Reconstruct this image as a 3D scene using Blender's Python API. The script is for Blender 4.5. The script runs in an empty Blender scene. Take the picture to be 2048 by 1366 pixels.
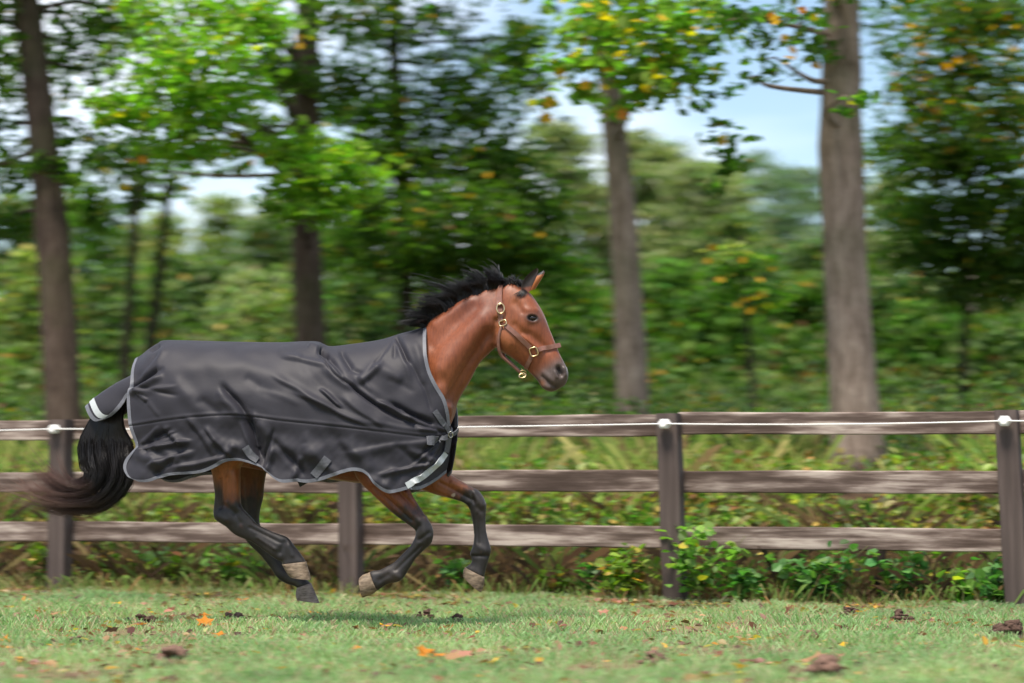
import bpy, bmesh, math, random
import numpy as np
from mathutils import Vector, Matrix, kdtree
from mathutils.bvhtree import BVHTree

random.seed(7)
rng = np.random.default_rng(7)
scene = bpy.context.scene
col = scene.collection

# ------------------------------------------------------------------ camera
CAM = np.array([0.0, 0.0, 0.787])
FPX = 2048 * 85.0 / 36.0
PITCH = math.atan(277.0 / FPX)
HORSE_Y = 12.9
cam_data = bpy.data.cameras.new('camera')
cam_data.lens = 85.0
cam_data.sensor_width = 36.0
cam_data.clip_start = 0.1
cam_data.clip_end = 3000.0
cam_data.dof.use_dof = True
cam_data.dof.focus_distance = 12.75
cam_data.dof.aperture_fstop = 2.2
cam_data.dof.aperture_ratio = 0.29
cam_data.dof.aperture_blades = 0
cam = bpy.data.objects.new('camera', cam_data)
cam.location = CAM
cam.rotation_euler = (math.pi / 2 + PITCH, 0, 0)
col.objects.link(cam)
scene.camera = cam

# ------------------------------------------------------------------ sky, sun, exposure
SUN_EL = math.radians(66)
SUN_AZ = math.radians(205)          # compass direction the light comes from (0 = +Y, clockwise)
world = bpy.data.worlds.new('World')
scene.world = world
world.use_nodes = True
wn, wl = world.node_tree.nodes, world.node_tree.links
wn.clear()
sky = wn.new('ShaderNodeTexSky')
sky.sky_type = 'NISHITA'
sky.sun_disc = False
sky.sun_elevation = SUN_EL
sky.sun_rotation = SUN_AZ
sky.air_density = 1.0
sky.dust_density = 0.5
tc = wn.new('ShaderNodeTexCoord')
mp = wn.new('ShaderNodeMapping')
mp.inputs['Scale'].default_value = (1.0, 1.0, 2.6)
mp.inputs['Location'].default_value = (0.9, 0.0, 0.15)
nz = wn.new('ShaderNodeTexNoise')
nz.inputs['Scale'].default_value = 2.6
nz.inputs['Detail'].default_value = 6.0
rp = wn.new('ShaderNodeValToRGB')
rp.color_ramp.elements[0].position = 0.45
rp.color_ramp.elements[1].position = 0.70
mx = wn.new('ShaderNodeMixRGB')
mx.inputs['Color2'].default_value = (9.6, 9.6, 9.9, 1)      # thin bright cloud
bg = wn.new('ShaderNodeBackground')
bg.inputs['Strength'].default_value = 0.088
wo = wn.new('ShaderNodeOutputWorld')
wl.new(tc.outputs['Generated'], mp.inputs['Vector'])
wl.new(mp.outputs['Vector'], nz.inputs['Vector'])
wl.new(nz.outputs['Fac'], rp.inputs['Fac'])
wl.new(rp.outputs['Color'], mx.inputs['Fac'])
wl.new(sky.outputs['Color'], mx.inputs['Color1'])
wl.new(mx.outputs['Color'], bg.inputs['Color'])
wl.new(bg.outputs['Background'], wo.inputs['Surface'])

sun_data = bpy.data.lights.new('sun', 'SUN')
sun_data.energy = 3.4
sun_data.angle = math.radians(15)
sun_data.color = (1.0, 0.91, 0.79)
sun = bpy.data.objects.new('sun', sun_data)
sd = Vector((math.sin(SUN_AZ) * math.cos(SUN_EL), math.cos(SUN_AZ) * math.cos(SUN_EL), math.sin(SUN_EL)))
sun.rotation_euler = sd.to_track_quat('Z', 'Y').to_euler()
col.objects.link(sun)

scene.view_settings.view_transform = 'Standard'
scene.view_settings.look = 'None'
scene.view_settings.exposure = 1.08
scene.view_settings.gamma = 1.0
scene.view_settings.use_curve_mapping = False
scene.cycles.max_bounces = 8
scene.cycles.transparent_max_bounces = 8

# ------------------------------------------------------------------ helpers
def cs(t, a, b):
    return a + (b - a) * t
def sstep(a, b, x):
    t = np.clip((x - a) / (b - a), 0, 1)
    return t * t * (3 - 2 * t)
cR = np.array(cam.rotation_euler.to_matrix())
def ray(px, py):
    px = np.asarray(px, float); py = np.asarray(py, float)
    d = np.stack([(px - 1024) / FPX, -(py - 683) / FPX, -np.ones_like(px)], -1)
    return d @ cR.T
def at(px, py, Y):
    """world point seen at photo position px,py at depth Y metres from the camera"""
    d = ray(px, py)
    return CAM + d * (np.asarray(Y) / d[..., 1])[..., None]
def project(P):
    q = (np.asarray(P) - CAM) @ cR
    return 1024 + q[..., 0] / -q[..., 2] * FPX, 683 - q[..., 1] / -q[..., 2] * FPX

def new_obj(name, me, parent=None):
    o = bpy.data.objects.new(name, me)
    col.objects.link(o)
    if parent is not None:
        o.parent = parent
    return o
def tag(o, label=None, cat=None, group=None, kind=None):
    if label: o['label'] = label
    if cat: o['category'] = cat
    if group: o['group'] = group
    if kind: o['kind'] = kind
    return o
def empty(name, loc=(0, 0, 0), rz=0.0, label=None, cat=None, group=None):
    o = bpy.data.objects.new(name, None)
    o.empty_display_size = 0.2
    o.location = loc
    o.rotation_euler = (0, 0, rz)
    col.objects.link(o)
    return tag(o, label, cat, group)
def np_mesh(name, V, F, mat=None, smooth=True, cols=None, attr=None):
    """V (n,3); F = (m,k) index array or a list of such arrays; cols = per-face RGB"""
    V = np.ascontiguousarray(V, dtype=np.float32)
    Fs = F if isinstance(F, list) else [F]
    Fs = [np.asarray(f, dtype=np.int32) for f in Fs if len(f)]
    me = bpy.data.meshes.new(name)
    loops = np.concatenate([f.ravel() for f in Fs])
    tot = np.concatenate([np.full(len(f), f.shape[1], np.int32) for f in Fs])
    start = np.concatenate([[0], np.cumsum(tot)[:-1]]).astype(np.int32)
    me.vertices.add(len(V)); me.vertices.foreach_set('co', V.ravel())
    me.loops.add(len(loops)); me.loops.foreach_set('vertex_index', loops)
    me.polygons.add(len(tot)); me.polygons.foreach_set('loop_start', start)
    me.update(calc_edges=True)
    me.polygons.foreach_set('use_smooth', np.full(len(tot), smooth, dtype=bool))
    if cols is not None:
        c = np.ones((len(tot), 4), np.float32); c[:, :3] = cols
        a = me.attributes.new('tint', 'FLOAT_COLOR', 'FACE')
        a.data.foreach_set('color', c.ravel())
    if attr is not None:
        for k, arr in attr.items():
            arr = np.asarray(arr, np.float32)
            if arr.ndim == 2:
                c = np.ones((len(V), 4), np.float32); c[:, :3] = arr
                a = me.attributes.new(k, 'FLOAT_COLOR', 'POINT'); a.data.foreach_set('color', c.ravel())
            else:
                a = me.attributes.new(k, 'FLOAT', 'POINT'); a.data.foreach_set('value', arr)
    if mat: me.materials.append(mat)
    return me
def catmull(P, n):
    """resample a polyline smoothly through its points, n samples evenly by chord length"""
    P = np.asarray(P, float)
    Q = np.vstack([2 * P[0] - P[1], P, 2 * P[-1] - P[-2]])
    out = []
    for i in range(1, len(Q) - 2):
        p0, p1, p2, p3 = Q[i - 1], Q[i], Q[i + 1], Q[i + 2]
        for t in np.linspace(0, 1, 12, endpoint=False):
            out.append(0.5 * (2 * p1 + (p2 - p0) * t + (2 * p0 - 5 * p1 + 4 * p2 - p3) * t * t + (3 * p1 - p0 - 3 * p2 + p3) * t ** 3))
    out.append(P[-1]); out = np.array(out)
    d = np.concatenate([[0], np.cumsum(np.linalg.norm(np.diff(out, axis=0), axis=1))])
    u = np.linspace(0, d[-1], n)
    return np.stack([np.interp(u, d, out[:, k]) for k in range(out.shape[1])], -1)
def tube(P, R, sides=8, cap=True, wob=0.0):
    """swept tube along points P with radii R; returns V, [quads, tris]"""
    P = np.asarray(P, float); n = len(P)
    R = np.broadcast_to(np.asarray(R, float), (n,))
    T = np.gradient(P, axis=0); T /= np.linalg.norm(T, axis=1)[:, None] + 1e-9
    up = np.array([0.0, 0, 1]) if abs(T[0, 2]) < 0.9 else np.array([0.0, 1, 0])
    V = []
    A = np.cross(T[0], up); A /= np.linalg.norm(A)
    for i in range(n):
        A = A - T[i] * np.dot(A, T[i]); A /= np.linalg.norm(A)
        B = np.cross(T[i], A)
        th = np.linspace(0, 2 * np.pi, sides, endpoint=False)
        r = R[i] * (1 + wob * rng.standard_normal(sides)) if wob else R[i]
        V.append(P[i] + (np.cos(th) * r)[:, None] * A + (np.sin(th) * r)[:, None] * B)
    V = np.vstack(V)
    i, j = np.meshgrid(np.arange(n - 1), np.arange(sides), indexing='ij')
    a = (i * sides + j).ravel(); b = (i * sides + (j + 1) % sides).ravel()
    Q = np.stack([a, b, b + sides, a + sides], -1)
    F = [Q]
    if cap:
        c0, c1 = len(V), len(V) + 1
        V = np.vstack([V, P[0], P[-1]])
        j = np.arange(sides)
        F.append(np.vstack([np.stack([np.full(sides, c0), (j + 1) % sides, j], -1),
                            np.stack([np.full(sides, c1), (n - 1) * sides + j, (n - 1) * sides + (j + 1) % sides], -1)]))
    return V, F
def merge(parts):
    V, Q = [], {}
    off = 0
    for v, F in parts:
        F = F if isinstance(F, list) else [F]
        for f in F:
            f = np.asarray(f)
            Q.setdefault(f.shape[1], []).append(f + off)
        V.append(v); off += len(v)
    return np.vstack(V), [np.vstack(q) for q in Q.values()]
def box_vf(cx, cy, cz, sx, sy, sz):
    s = np.array([[x, y, z] for x in (-1, 1) for y in (-1, 1) for z in (-1, 1)], float) * 0.5
    V = s * [sx, sy, sz] + [cx, cy, cz]
    F = np.array([[0, 1, 3, 2], [4, 6, 7, 5], [0, 4, 5, 1], [2, 3, 7, 6], [0, 2, 6, 4], [1, 5, 7, 3]])
    return V, F
def vnoise(P, scale, seed=0):
    """cheap smooth pseudo-noise, about -1..1, of points P"""
    P = np.asarray(P, float) * scale
    r = np.random.default_rng(seed)
    out = np.zeros(P.shape[:-1])
    for k in range(6):
        d = r.standard_normal(P.shape[-1]); d *= (0.6 + 0.35 * k) / np.linalg.norm(d)
        out += np.sin(P @ d * 2.2 + r.uniform(0, 6.28)) / (1 + 0.25 * k)
    return out / 2.6

# ------------------------------------------------------------------ materials
def mat(name, rough=0.6, spec=0.35):
    m = bpy.data.materials.new(name); m.use_nodes = True
    n, l = m.node_tree.nodes, m.node_tree.links
    b = n['Principled BSDF']
    b.inputs['Roughness'].default_value = rough
    b.inputs['Specular IOR Level'].default_value = spec
    return m, n, l, b
def ramp(n, stops):
    r = n.new('ShaderNodeValToRGB')
    e = r.color_ramp.elements
    while len(e) < len(stops): e.new(0.5)
    for k, (p, c) in enumerate(stops):
        e[k].position = p; e[k].color = (*c, 1)
    return r
def noise(n, l, scale, detail=4, mapscale=None, coord='Object', rough=0.55):
    t = n.new('ShaderNodeTexCoord'); x = n.new('ShaderNodeTexNoise')
    x.inputs['Scale'].default_value = scale; x.inputs['Detail'].default_value = detail
    x.inputs['Roughness'].default_value = rough
    if mapscale:
        m = n.new('ShaderNodeMapping'); m.inputs['Scale'].default_value = mapscale
        l.new(t.outputs[coord], m.inputs['Vector']); l.new(m.outputs['Vector'], x.inputs['Vector'])
    else:
        l.new(t.outputs[coord], x.inputs['Vector'])
    return x
def bump(n, l, b, src, strength, dist=0.01):
    bp = n.new('ShaderNodeBump'); bp.inputs['Strength'].default_value = strength
    bp.inputs['Distance'].default_value = dist
    l.new(src, bp.inputs['Height']); l.new(bp.outputs['Normal'], b.inputs['Normal'])
    return bp
def simple(name, c, rough=0.6, spec=0.35, vary=0.25, scale=20, metal=0.0, bmp=0.0):
    m, n, l, b = mat(name, rough, spec)
    x = noise(n, l, scale)
    r = ramp(n, [(0.25, tuple(k * (1 - vary) for k in c)), (0.75, tuple(min(1, k * (1 + vary)) for k in c))])
    l.new(x.outputs['Fac'], r.inputs['Fac']); l.new(r.outputs['Color'], b.inputs['Base Color'])
    b.inputs['Metallic'].default_value = metal
    if bmp: bump(n, l, b, x.outputs['Fac'], bmp)
    return m
def leaf_mat(name, trans=0.45, gloss=0.25, tw=(0.75, 1.0, 0.35)):
    m = bpy.data.materials.new(name); m.use_nodes = True
    n, l = m.node_tree.nodes, m.node_tree.links
    b = n['Principled BSDF']; b.inputs['Roughness'].default_value = 0.5; b.inputs['Specular IOR Level'].default_value = gloss
    a = n.new('ShaderNodeAttribute'); a.attribute_name = 'tint'
    l.new(a.outputs['Color'], b.inputs['Base Color'])
    t = n.new('ShaderNodeBsdfTranslucent')
    g = n.new('ShaderNodeMixRGB'); g.blend_type = 'MULTIPLY'; g.inputs['Fac'].default_value = 1
    g.inputs['Color2'].default_value = (tw[0] * 2.0, tw[1] * 2.0, tw[2] * 2.0, 1)
    l.new(a.outputs['Color'], g.inputs['Color1']); l.new(g.outputs['Color'], t.inputs['Color'])
    x = n.new('ShaderNodeMixShader'); x.inputs['Fac'].default_value = trans
    l.new(b.outputs['BSDF'], x.inputs[1]); l.new(t.outputs['BSDF'], x.inputs[2])
    l.new(x.outputs['Shader'], n['Material Output'].inputs['Surface'])
    return m
# ================================================================== the ground
FA, FB = np.array([-3.155, 16.97]), np.array([3.047, 14.65])         # fence line: left and right post of the photo
fdir = (FB - FA) / np.linalg.norm(FB - FA); fnor = np.array([-fdir[1], fdir[0]])
def behind(x, y):
    return (x - FA[0]) * fnor[0] + (y - FA[1]) * fnor[1]
def height(x, y):
    x = np.asarray(x, float); y = np.asarray(y, float)
    d = behind(x, y)
    p = np.stack([x, y], -1)
    h = .86 * sstep(.5, 5.6, d) + .022 * np.clip(d - 5, 0, 60) + .0 * x
    return h + sstep(.2, 2, d) * .05 * vnoise(p, .9, 21) + .012 * vnoise(p, 1.3, 22) * (1 - sstep(.2, 2, d))
def fence_pt(px):
    k = (px - 1024) / (FPX * math.cos(PITCH) - 0)
    t = (FA[0] - k * FA[1]) / (k * (FB - FA)[1] - (FB - FA)[0])
    return FA + t * (FB - FA)
gx = np.concatenate([[-900, -400, -180, -90, -50, -32], np.arange(-22, 22.01, .22), [32, 50, 90, 180, 400, 900]])
gy = np.concatenate([[-300, -80, -20, 0, 4], np.arange(6, 30, .18), np.arange(30, 60, 1.5), [70, 90, 120, 180, 300, 600, 1500]])
GX, GY = np.meshgrid(gx, gy, indexing='ij')
GZ = height(GX, GY)
gv = np.stack([GX, GY, GZ], -1).reshape(-1, 3)
ni, nj = len(gx), len(gy)
i, j = np.meshgrid(np.arange(ni - 1), np.arange(nj - 1), indexing='ij'); a = (i * nj + j).ravel()
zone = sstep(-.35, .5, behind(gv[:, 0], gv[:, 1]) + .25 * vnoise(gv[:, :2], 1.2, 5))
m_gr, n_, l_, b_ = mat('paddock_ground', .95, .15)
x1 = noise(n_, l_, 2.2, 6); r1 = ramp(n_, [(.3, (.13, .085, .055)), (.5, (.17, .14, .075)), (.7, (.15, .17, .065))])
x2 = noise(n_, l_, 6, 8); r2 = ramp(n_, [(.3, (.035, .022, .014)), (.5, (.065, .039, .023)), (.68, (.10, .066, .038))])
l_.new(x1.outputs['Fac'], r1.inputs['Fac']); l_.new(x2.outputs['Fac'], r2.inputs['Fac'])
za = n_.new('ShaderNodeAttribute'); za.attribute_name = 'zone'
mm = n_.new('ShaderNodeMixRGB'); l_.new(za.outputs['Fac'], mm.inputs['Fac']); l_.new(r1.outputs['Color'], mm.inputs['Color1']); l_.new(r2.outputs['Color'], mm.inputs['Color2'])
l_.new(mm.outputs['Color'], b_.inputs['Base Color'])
x3 = noise(n_, l_, 28, 6); bump(n_, l_, b_, x3.outputs['Fac'], .6, .03)
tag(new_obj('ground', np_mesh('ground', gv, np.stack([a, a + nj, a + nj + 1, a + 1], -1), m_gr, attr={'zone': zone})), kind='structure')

# ---- leaves and blades in bulk
def leaf_cloud(C, size, up, spread, r=rng, aspect=.62, simple=False):
    """one folded leaf (two quads) per row of C; up = mean normal weight, spread = randomness"""
    n_l = len(C)
    nrm = r.standard_normal((n_l, 3)) * spread + np.array([0, 0, 1.0]) * up; nrm /= np.linalg.norm(nrm, axis=1)[:, None]
    t = r.standard_normal((n_l, 3)); t -= nrm * (t * nrm).sum(1)[:, None]; t /= np.linalg.norm(t, axis=1)[:, None]
    b = np.cross(nrm, t); s = np.broadcast_to(size, (n_l,))[:, None] * r.uniform(.65, 1.25, (n_l, 1))
    if simple:                                   # far away: one kite-shaped face
        V = np.stack([C + s * (t * u + b * v) for u, v in [(-.5, 0), (0, aspect * .55), (.5, 0), (0, -aspect * .55)]], 1).reshape(-1, 3)
        return V, np.arange(n_l)[:, None] * 4 + np.arange(4)
    tpl = [(-.5, 0, 0), (.5, 0, -.06), (-.18, aspect * .55, .10), (.22, aspect * .48, .08), (-.18, -aspect * .55, .10), (.22, -aspect * .48, .08)]
    V = np.stack([C + s * (t * u + b * v + nrm * w) for u, v, w in tpl], 1).reshape(-1, 3)
    k = np.arange(n_l)[:, None] * 6
    return V, np.concatenate([k + np.array([0, 2, 3, 1]), k + np.array([0, 1, 5, 4])], 1).reshape(-1, 4)
def tints(n_l, pal, r=rng, jit=.25, per=2):
    """pal = [(weight, rgb)] -> one colour per leaf, repeated for its two faces"""
    w = np.array([p[0] for p in pal], float); c = np.array([p[1] for p in pal])
    k = r.choice(len(pal), n_l, p=w / w.sum())
    out = c[k] * (1 + jit * r.standard_normal((n_l, 1)) * .8).clip(.4, 1.8) * (1 + .10 * r.standard_normal((n_l, 3))).clip(.7, 1.3)
    return np.repeat(out.clip(0, .9), per, axis=0)
YEL = (.62, .36, .015); ORG = (.50, .20, .015); RUS = (.22, .075, .02)
PAL = {
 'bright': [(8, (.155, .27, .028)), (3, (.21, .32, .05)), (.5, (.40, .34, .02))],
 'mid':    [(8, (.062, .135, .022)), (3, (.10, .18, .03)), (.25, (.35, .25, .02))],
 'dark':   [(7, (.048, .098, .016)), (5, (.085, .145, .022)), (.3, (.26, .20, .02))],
 'maple':  [(8, (.14, .235, .035)), (3, (.21, .30, .07)), (.9, (.55, .37, .02))],
 'autumn': [(8, (.055, .10, .018)), (2, (.10, .14, .025)), (1.0, (.42, .21, .015))],
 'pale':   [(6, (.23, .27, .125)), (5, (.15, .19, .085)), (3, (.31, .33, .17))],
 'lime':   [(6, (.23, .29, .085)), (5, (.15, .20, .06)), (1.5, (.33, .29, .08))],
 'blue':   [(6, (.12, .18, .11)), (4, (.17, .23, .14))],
 'wood':   [(6, (.085, .14, .045)), (4, (.14, .20, .07)), (.6, (.28, .20, .05)), (3, (.045, .08, .026))],
 'shade':  [(6, (.065, .115, .032)), (4, (.10, .16, .045)), (2, (.15, .20, .06)), (.6, (.28, .18, .03)), (2, (.03, .06, .014)), (.7, (.12, .06, .03))],
 'dry':    [(5, (.19, .12, .05)), (3, (.30, .23, .06)), (3, (.13, .065, .03)), (2, (.14, .19, .04))],
 'weed':   [(6, (.14, .225, .028)), (4, (.22, .30, .05)), (4, (.07, .135, .02)), (1.6, (.36, .28, .05)), (1.6, (.26, .12, .04)), (1, (.12, .07, .03))],
}
m_leaf = leaf_mat('foliage', .55)
m_leaf_far = leaf_mat('foliage_far', .35, .1)
m_weed = leaf_mat('weed_leaf', .38, .3)
m_grass = leaf_mat('grass_blade', .30, .25, (.8, 1.0, .5))
def clump(c, rad, n_l, r=rng, twig=12, flat=.35, tw=.26):
    """leaf positions: twigs scattered through an ellipsoid, leaves round each twig"""
    n_t = max(1, n_l // twig)
    q = r.standard_normal((n_t, 3)); q /= np.linalg.norm(q, axis=1)[:, None]
    q = q * r.random((n_t, 1)) ** .45 * np.array(rad)
    P_ = (c + q)[r.integers(0, n_t, n_l)] + r.standard_normal((n_l, 3)) * np.array([1, 1, flat]) * tw
    return P_

# ---- grass of the paddock
def blades(n_b, xy, hgt, wid, pal, name, label, r=rng, lean=.5):
    z = height(xy[:, 0], xy[:, 1])
    base = np.column_stack([xy, z - .004])
    an = r.uniform(0, 6.283, n_b); side_ = np.column_stack([np.cos(an), np.sin(an), np.zeros(n_b)]) * (wid * r.uniform(.6, 1.4, n_b))[:, None]
    hh = hgt * r.uniform(.5, 1.35, n_b) * (1 + .55 * vnoise(xy, 3.5, 44)).clip(.5, 2); ld = r.uniform(0, 6.283, n_b); lk = r.uniform(0, lean, n_b) * hh * 1.3
    off = np.column_stack([np.cos(ld) * lk, np.sin(ld) * lk, hh])
    V = np.stack([base - side_, base + side_, base + off + side_ * .25, base + off * [.8, .8, .95] - side_ * .25], 1).reshape(-1, 3)
    F = np.arange(n_b)[:, None] * 4 + np.arange(4)
    w = np.array([p[0] for p in pal], float); c = np.array([p[1] for p in pal])
    kk = r.choice(len(pal), n_b, p=w / w.sum())
    patch = vnoise(xy, .9, 31) * .16 + vnoise(xy, 2.6, 32) * .14 + vnoise(xy, 6.0, 33) * .10
    cc = c[kk] * (1 + .14 * r.standard_normal((n_b, 1))).clip(.5, 1.6) * (1 + patch[:, None] * np.array([1.0, .6, .7]))
    return tag(new_obj(name, np_mesh(name, V, F, m_grass, smooth=False, cols=cc.clip(0, .8))), label, 'grass', kind='stuff')
n_b = 235000
yy = 8.2 + 9.2 * rng.random(n_b * 2) ** 1.0; xx = (rng.random(n_b * 2) - .5) * 2 * (yy * .225 + 1.6)
keep = (behind(xx, yy) < .35) & (rng.random(n_b * 2) < np.clip(.54 + .65 * vnoise(np.stack([xx, yy], -1), 1.7, 41) + .35 * vnoise(np.stack([xx, yy], -1), 5.5, 42), .05, 1)); xy = np.stack([xx, yy], -1)[keep][:n_b]
blades(len(xy), xy, .040, .0030, [(6, (.245, .385, .155)), (4, (.34, .47, .25)), (1.5, (.16, .28, .095)), (2.8, (.45, .42, .27)), (1.7, (.37, .26, .18))], 'paddock_grass', 'short pale green grass of the paddock', lean=.9)
n_b = 8000
u = rng.uniform(-1.2, 2.2, n_b); dd = np.abs(rng.normal(0, .28, n_b)) * np.sign(rng.normal(-.3, 1, n_b)); xy = FA + (FB - FA) * u[:, None] + fnor * dd[:, None]
keep = vnoise(xy, 1.4, 51) > -.35
blades(keep.sum(), xy[keep], .10, .0036, [(5, (.17, .25, .06)), (3, (.30, .27, .12)), (2, (.24, .14, .06))], 'fence_line_grass', 'longer yellowing grass along the foot of the fence', lean=.8)

# ================================================================== the fence
m_wood, n_, l_, b_ = mat('weathered_rail', .8, .25)
w1 = noise(n_, l_, 3.0, 8, (.35, 1, 5.5), rough=.65); w2 = noise(n_, l_, 1.5, 5, (.5, 1, 3.0))
oi = n_.new('ShaderNodeObjectInfo')
tcn = n_.new('ShaderNodeTexCoord'); mv = n_.new('ShaderNodeMapping'); mv.inputs['Scale'].default_value = (.45, 1, 7)
vad = n_.new('ShaderNodeVectorMath'); vad.operation = 'ADD'; cmb = n_.new('ShaderNodeCombineXYZ'); mu = n_.new('ShaderNodeMath'); mu.operation = 'MULTIPLY'; mu.inputs[1].default_value = 37
l_.new(oi.outputs['Random'], mu.inputs[0]); l_.new(mu.outputs[0], cmb.inputs['X']); l_.new(mu.outputs[0], cmb.inputs['Z'])
l_.new(tcn.outputs['Object'], mv.inputs['Vector']); l_.new(mv.outputs['Vector'], vad.inputs[0]); l_.new(cmb.outputs[0], vad.inputs[1]); l_.new(vad.outputs[0], w1.inputs['Vector'])
mv2 = n_.new('ShaderNodeMapping'); mv2.inputs['Scale'].default_value = (.9, 1, 5); vad2 = n_.new('ShaderNodeVectorMath'); vad2.operation = 'ADD'
l_.new(tcn.outputs['Object'], mv2.inputs['Vector']); l_.new(mv2.outputs['Vector'], vad2.inputs[0]); l_.new(cmb.outputs[0], vad2.inputs[1]); l_.new(vad2.outputs[0], w2.inputs['Vector'])
mixf = n_.new('ShaderNodeMath'); mixf.operation = 'MULTIPLY_ADD'; mixf.inputs[1].default_value = .6; l_.new(w2.outputs['Fac'], mixf.inputs[0])
half = n_.new('ShaderNodeMath'); half.operation = 'MULTIPLY'; half.inputs[1].default_value = .45; l_.new(w1.outputs['Fac'], half.inputs[0]); l_.new(half.outputs[0], mixf.inputs[2])
rw = ramp(n_, [(.42, (.055, .037, .029)), (.49, (.090, .063, .052)), (.53, (.155, .115, .098)), (.56, (.24, .19, .165)), (.62, (.42, .355, .31))])
l_.new(mixf.outputs[0], rw.inputs['Fac']); l_.new(rw.outputs['Color'], b_.inputs['Base Color']); bump(n_, l_, b_, w1.outputs['Fac'], .5, .008)
m_post, n_, l_, b_ = mat('stained_post', .75, .3)
w1 = noise(n_, l_, 3, 6, (6, 6, .5)); rw = ramp(n_, [(.3, (.050, .037, .033)), (.55, (.080, .060, .054)), (.75, (.13, .102, .090))])
l_.new(w1.outputs['Fac'], rw.inputs['Fac']); l_.new(rw.outputs['Color'], b_.inputs['Base Color']); bump(n_, l_, b_, w1.outputs['Fac'], .4, .006)
m_white = simple('white_plastic', (.78, .78, .76), .4, .4, .05, 10)
fence = empty('paddock_fence', (*fence_pt(1350), 0), 0, 'weathered brown three-rail board fence behind the horse', 'fence')
Fo = np.array([*fence_pt(1350), 0.0]); fang = math.atan2(fdir[1], fdir[0])
def board(length, hgt, th, seed):
    """a plank along x with slightly wavy edges and eased corners"""
    k = 15; r = np.random.default_rng(seed); xs = np.linspace(-length / 2, length / 2, k)
    t = hgt / 2 + .004 * vnoise(np.stack([xs, xs * 0], -1), 2.5, seed); b = -hgt / 2 + .004 * vnoise(np.stack([xs, xs * 0 + 3], -1), 2.5, seed + 1)
    yb = .004 * vnoise(np.stack([xs, xs * 0 + 7], -1), 1.2, seed + 2); e = .007
    ring = []
    for q in range(k):
        zt, zb, h = t[q], b[q], th / 2
        ring.append([(xs[q], yb[q] + y, z) for y, z in [(-h + e, zt), (h - e, zt), (h, zt - e), (h, zb + e), (h - e, zb), (-h + e, zb), (-h, zb + e), (-h, zt - e)]])
    v = np.array(ring).reshape(-1, 3)
    i, j = np.meshgrid(np.arange(k - 1), np.arange(8), indexing='ij'); p, q_ = (i * 8 + j).ravel(), (i * 8 + (j + 1) % 8).ravel()
    return v, [np.stack([p, q_, q_ + 8, p + 8], -1), np.array([np.arange(8)[::-1], np.arange(8) + 8 * (k - 1)])]
posts_px = [-520, 125, 705, 1350, 2030, 2800]
posts = [fence_pt(p) for p in posts_px]
leans = [0, .0, .02, .035, .045, .04]
ins = []
for k, (p, ln) in enumerate(zip(posts, leans)):
    v, f = board(1.36, .135, .125, 60 + k)
    v = v[:, [2, 1, 0]] * [-1, 1, 1]; v[:, 2] += .53; v[:, 0] += -ln * v[:, 2]
    v = v @ np.array([[math.cos(fang), math.sin(fang), 0], [-math.sin(fang), math.cos(fang), 0], [0, 0, 1]])
    po = new_obj('post', np_mesh('post', v, f, m_post, smooth=False), fence); po.location = (p[0] - Fo[0], p[1] - Fo[1], float(height(p[0], p[1])) * 0)
    if k in (1, 3, 4, 0, 5):
        ipx = {1: 110, 3: 1337, 4: 2023}.get(k, posts_px[k] - 10); ipy = {1: 851, 3: 847, 4: 845}.get(k, 850)
        g0 = np.array([p[0] - ln * 1.14 - .02, p[1] - .05, 1.142])
        # chunky six-sided snap insulator: body, flange and wire slot
        vs, fs_ = [], []
        for (rad, y0, y1) in [(.043, -.018, 0.0), (.038, -.040, -.018), (.026, -.053, -.040)]:
            th = np.arange(6) * math.pi / 3
            ring0 = np.stack([np.cos(th) * rad, np.full(6, y0), np.sin(th) * rad * .82], -1); ring1 = ring0 + [0, y1 - y0, 0]
            vs.append((np.vstack([ring0, ring1]), [np.stack([np.arange(6), (np.arange(6) + 1) % 6, (np.arange(6) + 1) % 6 + 6, np.arange(6) + 6], -1), np.array([np.arange(6)[::-1], np.arange(6) + 6])]))
        v2, f2 = merge(vs)
        io = new_obj('insulator', np_mesh('insulator', v2, f2, m_white, smooth=False), po)
        off = np.array([-ln * 1.142 - .030, -.070, 1.142]); io.location = off; io.rotation_euler = (0, 0, fang)
        ins.append(np.array([p[0], p[1], 0]) + off + np.array([0, -.048, 0]))
for k in range(len(posts) - 1):
    a, b = posts[k], posts[k + 1]; ln = np.linalg.norm(b - a)
    for q, zc in enumerate((1.142, .775, .42)):
        v, f = board(ln - .004, .142, .042, 100 + 7 * k + q)
        o = new_obj('rail', np_mesh('rail', v, f, m_wood, smooth=False), fence)
        c = (a + b) / 2 + fnor * (.0845 + .0) - Fo[:2]
        o.location = (c[0], c[1], zc + rng.normal(0, .004)); o.rotation_euler = (0, rng.normal(0, .004), fang)
wp = []
for a, b in zip(ins[:-1], ins[1:]):
    for t in np.linspace(0, 1, 14, endpoint=False): wp.append(a + (b - a) * t - np.array([0, 0, .012 * 4 * t * (1 - t)]))
wp.append(ins[-1])
vv, ff = tube(np.array(wp), .0048, 6)
tag(new_obj('fence_wire', np_mesh('fence_wire', vv, ff, m_white)), 'white electric fence cord strung along the top rail', 'fence wire')

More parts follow.
